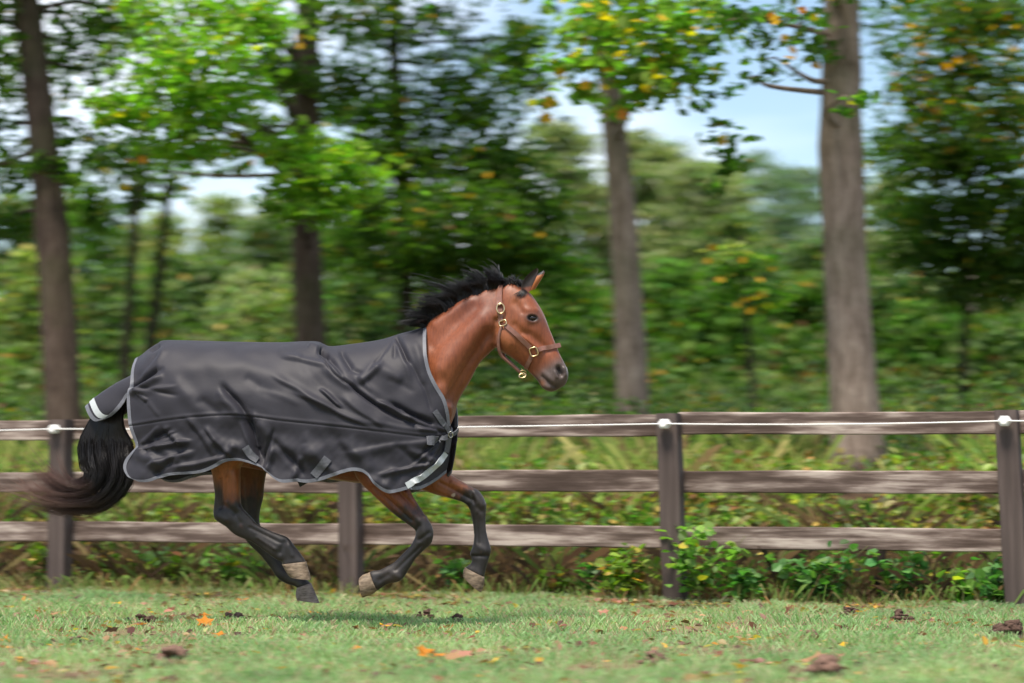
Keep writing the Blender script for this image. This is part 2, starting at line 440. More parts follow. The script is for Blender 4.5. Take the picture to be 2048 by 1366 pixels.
# ================================================================== trees
def bark(name, c0, c1, c2, sc=5):
    m, n, l, b = mat(name, .9, .15)
    x = noise(n, l, sc, 7, (3.5, 3.5, .8), rough=.65); r = ramp(n, [(.3, c0), (.52, c1), (.72, c2)])
    y = noise(n, l, 1.1, 3); g2 = n.new('ShaderNodeMixRGB'); g2.blend_type = 'MIX'; g2.inputs['Color2'].default_value = (.07, .085, .03, 1)
    rr = ramp(n, [(.48, (0, 0, 0)), (.75, (.55, .55, .55))]); l.new(y.outputs['Fac'], rr.inputs['Fac']); l.new(rr.outputs['Color'], g2.inputs['Fac'])
    l.new(x.outputs['Fac'], r.inputs['Fac']); l.new(r.outputs['Color'], g2.inputs['Color1']); l.new(g2.outputs['Color'], b.inputs['Base Color'])
    bump(n, l, b, x.outputs['Fac'], .8, .04)
    return m
m_bark_b = bark('bark_brown', (.035, .024, .018), (.085, .060, .046), (.14, .105, .085))
m_bark_g = bark('bark_grey', (.11, .078, .058), (.26, .198, .155), (.40, .32, .26))
m_bark_d = bark('bark_dark', (.012, .010, .008), (.03, .024, .018), (.05, .04, .03))
m_bark_p = bark('bark_pale', (.14, .12, .095), (.24, .21, .17), (.34, .31, .26))
def trunk_path(Y, p0, p1, up=4.0, k=26):
    """p0,p1: two photo points on the trunk's middle; runs from the ground to `up` m above the top one"""
    a, b = at(p0[0], p0[1], Y), at(p1[0], p1[1], Y); d = (b - a) / (b[2] - a[2])
    zb = float(height(a[0], a[1])) - .15; z = np.linspace(zb, b[2] + up, k)
    P_ = a + d * (z - a[2])[:, None]
    P_[:, 0] += .05 * np.sin(z * .8 + Y) ; P_[:, 1] += .06 * np.sin(z * .6 + 2 * Y)
    return P_
def grow(name, label, cat, Y, p0, p1, w0, w1, m_b, clumps, pal, up=4.0, size=.105, dens=1.0, group=None, singles=None, knobs=None, lim=True, twig=12, leafm=None, upw=.9, over=False):
    """a tree: root empty > trunk, branch ..., crown, single bright leaves. clumps: (px,py,rx,ry[,dY[,dens[,palette]]]) in photo pixels"""
    P_ = trunk_path(Y, p0, p1, up); base = P_[0].copy()
    root = empty(name, base, 0, label, cat, group)
    zt = np.array([at(*p0, Y)[2], at(*p1, Y)[2]]); rw = np.array([w0, w1]) / 2 * Y / FPX
    R = np.clip(np.interp(P_[:, 2], zt, rw) + np.where(P_[:, 2] > zt[1], -(P_[:, 2] - zt[1]) * .012, 0), .012, None)
    R = R * (1 + .45 * np.exp(-(P_[:, 2] - base[2]) / .22))
    v, f = tube(P_, R, 18, wob=.025)
    th = np.arctan2(v[:, 1] - np.interp(v[:, 2], P_[:, 2], P_[:, 1]), v[:, 0] - np.interp(v[:, 2], P_[:, 2], P_[:, 0]))
    for kp in (knobs or []):
        c = at(kp[0], kp[1], Y - .1); dd = np.linalg.norm(v - c, axis=1); out = v - np.stack([np.interp(v[:, 2], P_[:, 2], P_[:, q]) for q in range(3)], -1)
        v = v + unit_(out) * (kp[2] * np.exp(-(dd / kp[3]) ** 2))[:, None]
    new_obj('trunk', np_mesh('trunk', v - base, f, m_b), root)
    LV, LF, LC = [], [], []; off = 0
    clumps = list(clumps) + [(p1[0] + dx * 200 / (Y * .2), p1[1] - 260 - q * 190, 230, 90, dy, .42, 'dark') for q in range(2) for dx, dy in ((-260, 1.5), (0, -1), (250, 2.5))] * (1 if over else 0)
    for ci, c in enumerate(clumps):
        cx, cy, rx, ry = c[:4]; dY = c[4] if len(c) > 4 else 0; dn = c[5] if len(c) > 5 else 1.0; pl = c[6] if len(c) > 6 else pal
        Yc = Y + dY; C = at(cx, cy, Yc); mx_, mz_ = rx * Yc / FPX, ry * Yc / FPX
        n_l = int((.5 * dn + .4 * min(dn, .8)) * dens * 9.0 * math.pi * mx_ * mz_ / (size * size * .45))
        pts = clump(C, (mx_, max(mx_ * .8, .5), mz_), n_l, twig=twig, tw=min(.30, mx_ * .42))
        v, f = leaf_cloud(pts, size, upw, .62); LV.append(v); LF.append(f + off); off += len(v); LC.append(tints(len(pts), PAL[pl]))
        if lim and mx_ > .2:
            zs = C[2] + abs(C[0] - np.interp(C[2], P_[:, 2], P_[:, 0])) * .12 - .1
            zs = np.clip(zs, base[2] + 1.2, P_[-1, 2] - .3)
            s = np.array([np.interp(zs, P_[:, 2], P_[:, q]) for q in range(3)])
            mid = (s + C) / 2 + [0, .2, .05 * np.linalg.norm(C - s)] + rng.normal(0, .08, 3)
            r0 = np.clip(np.interp(zs, P_[:, 2], R) * .2, .008, .03)
            pth = catmull([s, mid, C, C + unit_(C - s) * mx_ * .6 + [0, 0, -.05]], 10)
            v, f = tube(pth - base, np.linspace(r0, .006, 10), 6); new_obj('branch', np_mesh('branch', v, f, m_b), root)
    if LV:
        new_obj('crown', np_mesh('crown', np.vstack(LV) - base, np.vstack(LF), leafm or m_leaf, smooth=False, cols=np.vstack(LC)), root)
    for (sx, sy, c) in (singles or []):
        maple_leaf(root, at(sx, sy, Y + rng.uniform(-3.4, -2.6)) - base, rng.uniform(.12, .16) if name == 'maple_tree' else rng.uniform(.075, .105), c)
    return root
unit_ = lambda a: a / (np.linalg.norm(a, axis=-1, keepdims=True) + 1e-9)
m_single = {}
def single_mat(c):
    if c not in m_single:
        cc = {'yellow': (.66, .38, .02), 'orange': (.50, .19, .02), 'rust': (.22, .085, .035), 'tan': (.34, .20, .10), 'pink': (.40, .19, .13), 'green': (.15, .24, .04), 'brown': (.10, .06, .04)}[c]
        m = simple('leaf_' + c, cc, .6, .25, .35, 25)
        n, l = m.node_tree.nodes, m.node_tree.links; t = n.new('ShaderNodeBsdfTranslucent'); t.inputs['Color'].default_value = (*cc, 1)
        x = n.new('ShaderNodeMixShader'); x.inputs['Fac'].default_value = .3; b = n['Principled BSDF']
        l.new(b.outputs['BSDF'], x.inputs[1]); l.new(t.outputs['BSDF'], x.inputs[2]); l.new(x.outputs['Shader'], n['Material Output'].inputs['Surface'])
        m_single[c] = m
    return m_single[c]
def maple_me(c):
    key = 'leaf_' + c
    if key in bpy.data.meshes: return bpy.data.meshes[key]
    ang = np.array([-90, -60, -25, -5, 20, 42, 62, 90, 118, 138, 160, 185, 205, 240]) * math.pi / 180
    rad = np.array([.42, .32, .46, .30, .52, .33, .34, .60, .34, .33, .52, .30, .46, .32])
    v = np.stack([np.cos(ang) * rad, np.sin(ang) * rad, .18 * rad * rad + .06 * np.sin(ang * 3)], -1); v = np.vstack([v, [0, -.05, 0]])
    k = np.arange(14)
    return np_mesh(key, v, np.stack([k, (k + 1) % 14, np.full(14, 14)], -1), single_mat(c), smooth=False)
def maple_leaf(parent, p, s, c, name='leaf', flat=False):
    o = new_obj(name, maple_me(c), parent); o.location = p; o.scale = (s, s, s * rng.uniform(.6, 1.6))
    o.rotation_euler = (rng.normal(0, .25), rng.normal(0, .25), rng.uniform(0, 6.28)) if flat else (rng.uniform(.6, 2.2), rng.normal(0, .5), rng.uniform(-.8, .8))
    return o

grow('broadleaf_tree', 'tall brown-trunked tree at the left edge, leaning left', 'tree', 24, (130, 840), (52, 0), 76, 56, m_bark_b,
     [(-30, 30, 70, 50), (160, 50, 80, 45, 1), (50, 165, 85, 60, 2), (-30, 270, 80, 60, 1), (20, 350, 60, 40, 2), (110, 330, 70, 35), (240, 25, 80, 35), (180, 135, 55, 30, 1, .6), (-120, 120, 120, 100), (-160, 300, 120, 90), (150, -70, 160, 60), (-60, -80, 150, 70), (20, 440, 60, 50, 1, .8), (200, 200, 40, 30, 0, .5), (160, 270, 40, 40, 0, .6), (230, 140, 60, 40, 3, .5), (270, 70, 50, 40, 3, .6), (215, 330, 50, 30, 4, .7), (60, 90, 60, 40, 2, .8)], 'dark', dens=.62, over=True)
grow('broadleaf_tree', 'broadleaf tree with bright green foliage behind the horse\'s back', 'tree', 27, (628, 700), (610, 0), 64, 50, m_bark_b,
     [(330, 190, 95, 60, -4.5), (400, 115, 105, 55, -4.5), (300, 250, 80, 40, -4.5), (245, 220, 45, 40, -4.5), (420, 220, 85, 50, -4), (500, 50, 95, 45, -4), (480, 170, 70, 45, -3.5, .8), (375, 295, 70, 28, -4), (535, 50, 50, 40, -4), (300, 30, 60, 30, -4, .7), (420, 20, 80, 30, -4, .8),
      (610, 300, 75, 45, -3.5), (665, 360, 85, 55, -3.5), (570, 390, 55, 50, -3.5), (705, 310, 45, 40, -3.5), (640, 425, 60, 28, -3.5), (560, 320, 40, 30, -3),
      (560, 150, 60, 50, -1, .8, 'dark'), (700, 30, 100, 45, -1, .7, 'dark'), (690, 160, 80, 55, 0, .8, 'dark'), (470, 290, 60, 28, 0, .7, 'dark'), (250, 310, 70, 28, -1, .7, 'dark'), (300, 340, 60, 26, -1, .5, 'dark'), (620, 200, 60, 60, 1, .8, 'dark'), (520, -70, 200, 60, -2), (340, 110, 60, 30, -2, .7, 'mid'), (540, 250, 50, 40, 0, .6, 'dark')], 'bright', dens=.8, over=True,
     singles=[(598, 75, 'yellow'), (330, 128, 'yellow'), (352, 132, 'yellow'), (600, 92, 'yellow'), (285, 320, 'orange'), (260, 322, 'orange'), (525, 310, 'orange'), (280, 215, 'yellow'), (250, 375, 'yellow'), (488, 44, 'yellow'), (340, 146, 'yellow'), (505, 325, 'orange')])
grow('broadleaf_tree', 'shady dark green tree above the horse\'s neck', 'tree', 31, (806, 560), (795, 0), 32, 26, m_bark_d,
     [(800, 55, 120, 50, 0, .55), (910, 120, 110, 45, 0, .55), (820, 225, 120, 55, 0, .7), (960, 215, 100, 50, 0, .9), (880, 320, 130, 70, 0, 1.2), (760, 420, 100, 70, 0, 1.1), (900, 440, 130, 75, -1, 1.2), (1010, 340, 80, 70, 0, 1.2), (1040, 150, 60, 60, -1, 1), (980, 510, 110, 55, 0, 1.1), (840, 530, 130, 55, 0, 1.1),
      (1060, 70, 50, 45, -1, 1), (1080, 420, 60, 60, 0, .9), (720, 240, 60, 60, 0, .8), (760, 320, 80, 50, 0, 1.1), (720, 500, 80, 60, 1, 1), (900, 30, 70, 30, 0, .35), (800, -70, 250, 60, 0, .8), (1000, 90, 50, 30, 0, .5), (900, 190, 60, 40, 0, .6), (1060, 500, 70, 60, 0, .9), (1130, 560, 60, 60, 0, .8, 'mid')], 'dark', size=.12, dens=.8, over=True,
     singles=[(960, 298, 'yellow'), (935, 315, 'yellow'), (838, 420, 'yellow'), (1020, 435, 'rust'), (900, 455, 'rust'), (785, 465, 'rust'), (862, 32, 'yellow'), (810, 200, 'rust'), (975, 350, 'yellow'), (1080, 470, 'yellow')])
grow('maple_tree', 'maple with yellowing leaves at the top centre, grey trunk', 'tree', 24, (1265, 825), (1212, 140), 66, 46, m_bark_g,
     [(1195, 45, 80, 50, -3), (1290, 50, 100, 55, -3), (1150, 125, 55, 45, -3), (1270, 135, 80, 45, -3), (1375, 100, 70, 45, -3), (1330, 180, 60, 30, -3, .9), (1098, 205, 28, 18, -3, .9), (1410, 40, 55, 40, -3, .8), (1400, 155, 40, 25, -3, .8), (1250, -70, 220, 70, -2), (1210, 200, 50, 30, -1, .6), (1150, 190, 40, 25, -2, .7)], 'maple', size=.12, dens=.75, over=True,
     singles=[(1245, 75, 'yellow'), (1192, 103, 'yellow'), (1215, 135, 'yellow'), (1362, 107, 'yellow'), (1302, 174, 'orange'), (1093, 235, 'yellow'), (1098, 204, 'yellow'), (1330, 33, 'yellow'), (1170, 170, 'yellow'), (1168, 80, 'yellow'), (1205, 30, 'rust'), (1310, 120, 'yellow'), (1345, 168, 'yellow'), (1120, 145, 'yellow'), (1245, 230, 'orange'), (1280, 118, 'green'), (1385, 60, 'yellow')])
grow('broadleaf_tree', 'thick pale grey-brown trunk standing just behind the fence on the right', 'tree', 21, (1712, 930), (1686, 0), 100, 70, m_bark_g,
     [(1480, 35, 70, 40, -1, .8), (1550, 115, 70, 40, -1, .55, 'autumn'), (1600, 45, 60, 45, -1, .6), (1510, 150, 50, 22, -1, .5), (1690, 190, 50, 18, -1.5, .5), (1690, 220, 40, 12, -1.5, .5), (1395, 215, 34, 14, 0, .7), (1450, 255, 44, 22, 0, .6), (1440, 300, 46, 24, 0, .6), (1485, 325, 44, 22, 0, .5), (1420, 180, 44, 16, 0, .6), (1640, 130, 44, 30, 0, .6), (1440, 345, 36, 24, 0, .5), (1500, 290, 24, 12, 0, .4), (1700, -60, 230, 50, -1, .8), (1450, 370, 26, 20, 0, .35), (1770, 100, 16, 30, 0, .2)], 'mid', size=.10, dens=.55, over=True,
     knobs=[(1648, 268, .05, .16), (1655, 190, .02, .25), (1660, 330, .03, .4), (1725, 120, .03, .2)],
     singles=[(1540, 30, 'orange'), (1605, 20, 'orange'), (1550, 40, 'yellow')])
grow('broadleaf_tree', 'dark crowned tree with orange-flecked leaves at the right edge', 'tree', 30, (1922, 800), (1926, 500), 17, 15, m_bark_d,
     [(1900, 50, 90, 50, -4, .6, 'autumn'), (1990, 35, 80, 60, -4, .8, 'autumn'), (1850, 140, 70, 45, -4, .6, 'autumn'), (1960, 150, 90, 55, -4, .65, 'autumn'), (1880, 225, 80, 40, -4, .6, 'autumn'), (2010, 240, 60, 50, -4, .7, 'autumn'), (1840, 190, 50, 30, -4, .5, 'autumn'),
      (1850, 320, 90, 55, -1, 1.1), (1960, 330, 100, 65, -1, 1.2), (2030, 420, 70, 75, -1, 1.2), (1900, 420, 110, 60, 0, 1.2), (1850, 505, 100, 45, 0, 1.0), (1960, 520, 110, 60, 0, 1.1), (1920, 590, 80, 35, 0, .9), (1800, 290, 50, 40, 0, .7), (1810, 420, 60, 40, 1, .7), (2130, 200, 100, 150, -3, .8, 'autumn'), (2150, 450, 120, 120, 0, 1), (2050, 560, 70, 50, 0, .9)], 'dark', up=3, size=.11, dens=.85, over=True,
     singles=[(1905, 28, 'orange'), (1885, 42, 'orange'), (1795, 113, 'orange'), (1870, 150, 'orange'), (1940, 195, 'orange'), (1897, 218, 'yellow'), (1888, 258, 'orange'), (1975, 153, 'yellow'), (1870, 240, 'yellow'), (1830, 175, 'yellow'), (1905, 70, 'yellow'), (1925, 175, 'rust'), (1840, 90, 'orange')])
grow('slender_tree', 'thin dark sapling trunk left of its twin, beyond the rug\'s tail end', 'tree', 29, (254, 750), (268, 380), 20, 17, m_bark_d,
     [(230, 330, 70, 30, 0, .6), (270, 370, 60, 26, 0, .6), (300, 310, 50, 24, 0, .5), (180, 420, 60, 40, 0, .8), (230, 400, 60, 30, 0, .7), (160, 360, 50, 30, 1, .7), (330, 380, 50, 24, 2, .5)], 'dark', up=2.5, size=.15, dens=.6)
grow('slender_tree', 'thin dark sapling trunk right of its twin, leaning right', 'tree', 29.5, (300, 720), (332, 340), 23, 16, m_bark_d,
     [(350, 300, 60, 26, 0, .5), (400, 330, 50, 22, 0, .4), (290, 400, 50, 26, 0, .6), (380, 270, 40, 20, 0, .5), (440, 300, 60, 26, 1, .6), (360, 340, 50, 20, 1, .5), (480, 350, 40, 24, 1, .5)], 'dark', up=2, size=.15, dens=.6)
grow('young_tree', 'slim sapling with yellow leaves left of the thick right-hand trunk', 'tree', 28, (1516, 820), (1498, 540), 15, 9, m_bark_d,
     [(1450, 510, 50, 26, 0, .7, 'lime'), (1500, 530, 60, 30, 0, .8), (1540, 600, 45, 30, 0, .8), (1480, 590, 45, 26, 0, .6), (1440, 560, 40, 30, 0, .7)], 'mid', up=.4, size=.12, dens=.7,
     singles=[(1425, 495, 'yellow'), (1485, 520, 'yellow'), (1490, 600, 'yellow'), (1525, 588, 'yellow'), (1500, 622, 'yellow'), (1440, 560, 'yellow'), (1520, 560, 'yellow'), (1545, 538, 'yellow'), (1475, 610, 'yellow'), (1415, 522, 'yellow')])
# a pale leaning trunk and a broken stub far right
P_ = trunk_path(40, (1982, 790), (1955, 620), .6, 14); rt = empty('pale_tree', P_[0], 0, 'pale forked trunk in the woods at the far right', 'tree')
v, f = tube(P_ - P_[0], np.linspace(.13, .07, 14), 10, wob=.03); new_obj('trunk', np_mesh('trunk', v, f, m_bark_p), rt)
b0 = np.array([np.interp(2.0, P_[:, 2], P_[:, q]) for q in range(3)]); v, f = tube(catmull([b0 - P_[0], b0 - P_[0] + [.25, .1, .8], b0 - P_[0] + [.35, .2, 2.2]], 8), np.linspace(.07, .03, 8), 8); new_obj('branch', np_mesh('branch', v, f, m_bark_p), rt)
P_ = trunk_path(40, (1912, 790), (1908, 735), 0.0, 8); v, f = tube(P_ - P_[0], np.linspace(.10, .08, 8), 10, wob=.05)
o = new_obj('tree_stump', np_mesh('tree_stump', v, f, m_bark_p)); o.location = P_[0]; tag(o, 'pale broken stump beside the thin dark trunk at far right', 'stump')

# ---- the woods farther back: each tree its own thing
def far_tree(px, top_y, hw, Y, pal, label, name='woodland_tree', low=800, size=.19, dens=1.0):
    a = at(px, low, Y); zb = float(height(a[0], a[1])); zt = at(px, top_y, Y)[2]; hwm = hw * Y / FPX; H = zt - zb
    root = empty(name, (a[0], a[1], zb), 0, label, 'tree', 'trees of the wood behind')
    pth = np.stack([np.linspace(0, .2, 10) * rng.normal(0, 1), np.linspace(0, .2, 10) * rng.normal(0, 1), np.linspace(-.2, H * .92, 10)], -1)
    v, f = tube(pth, np.linspace(max(.10, H * .014), .03, 10), 8); new_obj('trunk', np_mesh('trunk', v, f, m_bark_b), root)
    n_c = int(46 + H * 3.0); C = []
    for q in range(n_c):
        t = .06 + .94 * (q + rng.random()) / n_c; prof = (1 - t) ** .40 * 1.05 + .10
        an = rng.uniform(0, 6.283); rr = hwm * prof * rng.uniform(.35, 1.0)
        C.append((math.cos(an) * rr, math.sin(an) * rr, H * t))
    pts = []
    cr_ = max(hwm * .30, .32)
    for c in C:
        n_l = int(dens * 5 * math.pi * cr_ * cr_ * .55 / (size * size * .4)); pts.append(clump(np.array(c), (cr_, cr_, cr_ * .5), n_l, twig=10, tw=.22, flat=.4))
    pts = np.vstack(pts); v, f = leaf_cloud(pts, size, .8, .6, simple=True)
    new_obj('crown', np_mesh('crown', v, f, m_leaf_far, smooth=False, cols=tints(len(pts), PAL[pal], per=1)), root)
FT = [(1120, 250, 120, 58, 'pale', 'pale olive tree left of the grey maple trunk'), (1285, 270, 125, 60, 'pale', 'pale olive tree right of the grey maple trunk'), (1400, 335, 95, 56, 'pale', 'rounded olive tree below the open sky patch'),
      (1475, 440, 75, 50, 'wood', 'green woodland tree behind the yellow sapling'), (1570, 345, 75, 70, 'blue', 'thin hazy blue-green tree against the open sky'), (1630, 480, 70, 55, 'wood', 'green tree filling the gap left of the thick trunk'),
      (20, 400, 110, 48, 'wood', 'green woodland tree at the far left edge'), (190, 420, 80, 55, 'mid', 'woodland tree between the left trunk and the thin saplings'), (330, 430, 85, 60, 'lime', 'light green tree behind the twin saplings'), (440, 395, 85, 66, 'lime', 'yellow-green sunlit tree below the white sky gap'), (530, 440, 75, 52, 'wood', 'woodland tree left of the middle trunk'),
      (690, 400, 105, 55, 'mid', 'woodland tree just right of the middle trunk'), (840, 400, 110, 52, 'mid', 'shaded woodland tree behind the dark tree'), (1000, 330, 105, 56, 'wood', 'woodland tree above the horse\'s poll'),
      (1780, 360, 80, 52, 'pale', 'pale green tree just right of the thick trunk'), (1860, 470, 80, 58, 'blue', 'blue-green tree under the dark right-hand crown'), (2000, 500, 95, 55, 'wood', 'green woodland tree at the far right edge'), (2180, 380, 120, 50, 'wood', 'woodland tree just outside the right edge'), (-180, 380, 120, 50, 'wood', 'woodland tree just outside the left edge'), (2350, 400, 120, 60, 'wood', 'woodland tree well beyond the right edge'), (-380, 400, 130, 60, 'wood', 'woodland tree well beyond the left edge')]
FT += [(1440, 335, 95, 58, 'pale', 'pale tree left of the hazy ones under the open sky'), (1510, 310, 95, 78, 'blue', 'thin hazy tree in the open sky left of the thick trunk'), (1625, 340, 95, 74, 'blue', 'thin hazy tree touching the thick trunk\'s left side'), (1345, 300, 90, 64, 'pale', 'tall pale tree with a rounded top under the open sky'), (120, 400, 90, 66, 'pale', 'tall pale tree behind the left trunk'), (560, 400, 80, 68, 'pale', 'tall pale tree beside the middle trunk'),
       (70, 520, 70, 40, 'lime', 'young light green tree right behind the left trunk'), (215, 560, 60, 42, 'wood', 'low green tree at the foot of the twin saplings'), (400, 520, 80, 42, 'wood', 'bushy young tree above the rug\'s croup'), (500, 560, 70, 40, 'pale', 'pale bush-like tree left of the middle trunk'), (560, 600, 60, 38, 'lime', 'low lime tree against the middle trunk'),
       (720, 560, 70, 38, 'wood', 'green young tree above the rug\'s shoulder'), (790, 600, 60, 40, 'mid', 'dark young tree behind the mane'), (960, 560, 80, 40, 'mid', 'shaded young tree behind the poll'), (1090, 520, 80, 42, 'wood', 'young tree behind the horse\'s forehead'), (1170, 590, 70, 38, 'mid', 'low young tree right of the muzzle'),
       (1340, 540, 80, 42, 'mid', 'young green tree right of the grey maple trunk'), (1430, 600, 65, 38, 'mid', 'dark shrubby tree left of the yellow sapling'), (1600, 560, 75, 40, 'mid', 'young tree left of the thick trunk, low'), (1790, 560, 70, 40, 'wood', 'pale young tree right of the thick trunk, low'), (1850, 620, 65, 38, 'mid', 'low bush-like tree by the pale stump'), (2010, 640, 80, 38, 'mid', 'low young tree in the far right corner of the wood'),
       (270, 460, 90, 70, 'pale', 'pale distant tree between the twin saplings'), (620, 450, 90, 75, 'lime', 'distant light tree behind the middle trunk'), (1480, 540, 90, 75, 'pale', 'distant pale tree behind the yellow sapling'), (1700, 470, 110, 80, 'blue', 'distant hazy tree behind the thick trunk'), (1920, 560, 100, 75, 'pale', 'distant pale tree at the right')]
for t in FT:
    far_tree(*t[:5], t[5] or 'woodland tree outside the edge of the picture', dens={'blue': .8, 'pale': 1.5, 'lime': 1.1}.get(t[4], 1.1))

# ---- masses nobody could count
def mass(name, label, n_l, xr, yr, hfun, size, pal, m, up=.7, spread=.7, twig=10, tw=.3, seed=1):
    r = np.random.default_rng(seed); n_t = n_l // twig
    Y = yr[0] + (yr[1] - yr[0]) * r.random(n_t); X = (xr[0] + (xr[1] - xr[0]) * r.random(n_t) - 1024) / FPX * Y
    z0 = height(X, Y); hh = np.maximum(hfun(X, Y, r), .1)
    k = r.integers(0, n_t, n_l); P_ = np.stack([X, Y, z0 + hh * r.random(n_t) ** .6], -1)[k] + r.standard_normal((n_l, 3)) * [tw, tw, tw * .5]
    P_[:, 2] = np.maximum(P_[:, 2], height(P_[:, 0], P_[:, 1]) + .02)
    v, f = leaf_cloud(P_, size, up, spread, r, simple=True)
    return tag(new_obj(name, np_mesh(name, v, f, m, smooth=False, cols=tints(n_l, PAL[pal], r, per=1))), label, 'foliage', kind='stuff')
mass('far_woodland', 'far mass of woodland closing the view', 52000, (-900, 2900), (75, 105), lambda x, y, r: 5.0 + 2.5 * vnoise(np.stack([x, y], -1), .12, 3), .42, 'wood', m_leaf_far, tw=.8)
mass('woodland_understory', 'leafy understory of the wood', 64000, (-700, 2700), (31, 52), lambda x, y, r: .7 + 2.2 * np.clip(vnoise(np.stack([x, y], -1), .5, 8), 0, 1) + (y - 30) * .025, .16, 'shade', m_leaf_far, tw=.35, seed=2)
# weeds on the bank behind the fence
r = np.random.default_rng(5)
def weeds(name, label, n_p, d0, d1, h0, h1, n_l, size, pal, seed, cut=-.9):
    r = np.random.default_rng(seed)
    u = r.uniform(-1.3, 2.3, n_p); d = r.uniform(d0, d1, n_p); xy = FA + (FB - FA) * u[:, None] + fnor * d[:, None]
    ok = (np.abs(xy[:, 0] - .1432 * xy[:, 1]) > .22 * (d > 3.2) * (d1 < 9)) & (vnoise(xy, 1.1, 71 + seed) > cut + (.9 if cut < -.5 else 0) * (d < 1.6)) ; xy = xy[ok]; d = d[ok]; n_p = len(xy)
    hh = r.uniform(h0, h1, n_p) * (1 + .35 * vnoise(xy, .8, 72)) * (1 - (.62 if d1 < 9 else 0) * sstep(3.0, 5.5, d))
    k = np.repeat(np.arange(n_p), n_l); t = r.random(len(k)) ** .7
    P_ = np.stack([xy[k, 0], xy[k, 1], height(xy[k, 0], xy[k, 1]) + hh[k] * t + .02], -1) + r.standard_normal((len(k), 3)) * (np.array([.10, .10, .03]) * (.4 + t[:, None]))
    far_ = d0 > 5
    v, f = leaf_cloud(P_, size, .9, .55, r, simple=far_)
    return tag(new_obj(name, np_mesh(name, v, f, m_weed, smooth=False, cols=tints(len(k), PAL[pal], r, .3, 1 if far_ else 2))), label, 'weeds', kind='stuff')
weeds('bank_weeds', 'dense yellow-green weeds covering the bank behind the fence', 2500, 2.0, 7.5, .10, .32, 20, .060, 'weed', 6)
weeds('bank_broadleaf_weeds', 'larger-leaved light green weeds in clumps on the bank', 900, 1.9, 6.5, .14, .40, 22, .09, 'lime', 8, -.1)
weeds('bank_dark_weeds', 'dark green weeds in clumps on the bank', 1100, 1.6, 7.0, .14, .36, 22, .08, 'mid', 10, -.15)
weeds('bank_dry_weeds', 'brown and yellow dying weeds in clumps on the bank', 1500, 2.0, 6.5, .12, .34, 18, .07, 'dry', 9, -.2)
r = np.random.default_rng(15); n_b = 15000; u = r.uniform(-1.2, 2.2, n_b); d = r.uniform(2.5, 6.5, n_b); xy = FA + (FB - FA) * u[:, None] + fnor * d[:, None]; xy = xy[(vnoise(xy, .9, 93) > -.15) & (np.abs(xy[:, 0] - .1432 * xy[:, 1]) > .26)]
blades(len(xy), xy, .27, .0055, [(5, (.20, .27, .05)), (4, (.30, .33, .09)), (2, (.40, .34, .13)), (2, (.12, .19, .03)), (1.5, (.24, .15, .07))], 'bank_grass', 'tall yellow-green grass growing through the weeds on the bank', r, lean=1.0)
weeds('bank_ferns', 'darker leafy ground cover farther up the bank', 2400, 6.0, 13, .25, .7, 24, .09, 'shade', 7)
# ================================================================== small things on the ground
def ground_at(px, py):
    d = ray(px, py); t = -CAM[2] / d[..., 2]
    P_ = CAM + d * t[..., None] if np.ndim(t) else CAM + d * t
    return P_
m_dung = simple('manure', (.085, .054, .042), .95, .05, .6, 60, bmp=1.0)
m_dung2 = simple('dry_manure', (.15, .092, .07), .95, .1, .5, 35, bmp=.8)
def clod(px, py, wpx, lumps, dry, label, seed):
    r = np.random.default_rng(seed); p = ground_at(px, py); s = wpx * p[1] / FPX; vs = []
    lumps = lumps * 4
    for k in range(lumps):
        bm = bmesh.new(); bmesh.ops.create_icosphere(bm, subdivisions=2, radius=1.0)
        v = np.array([x.co[:] for x in bm.verts]); f = np.array([[x.index for x in q.verts] for q in bm.faces]); bm.free()
        rad = s * r.uniform(.05, .19)
        v = v * (1 + .25 * vnoise(v + seed + k, 2.2, seed + k) * 1.4 + .16 * vnoise(v + k, 7, k) + .10 * vnoise(v, 16, k + 3))[:, None] * rad * [1.15, 1, .72]
        c = np.array([r.uniform(-.5, .5) * (s - rad) * (.6 if k > lumps * .45 else 1), r.uniform(-.35, .35) * s * .8, rad * .45 + (s * .15 if k > lumps * .45 else 0) + (s * .12 if k > lumps * .8 else 0) + .012])
        vs.append((v + c, f))
    v, f = merge(vs)
    o = new_obj('manure_clod', np_mesh('manure_clod', v, f, m_dung2 if dry else m_dung)); o.location = (p[0], p[1], float(height(p[0], p[1])))
    tag(o, label, 'manure', 'manure scattered on the grass')
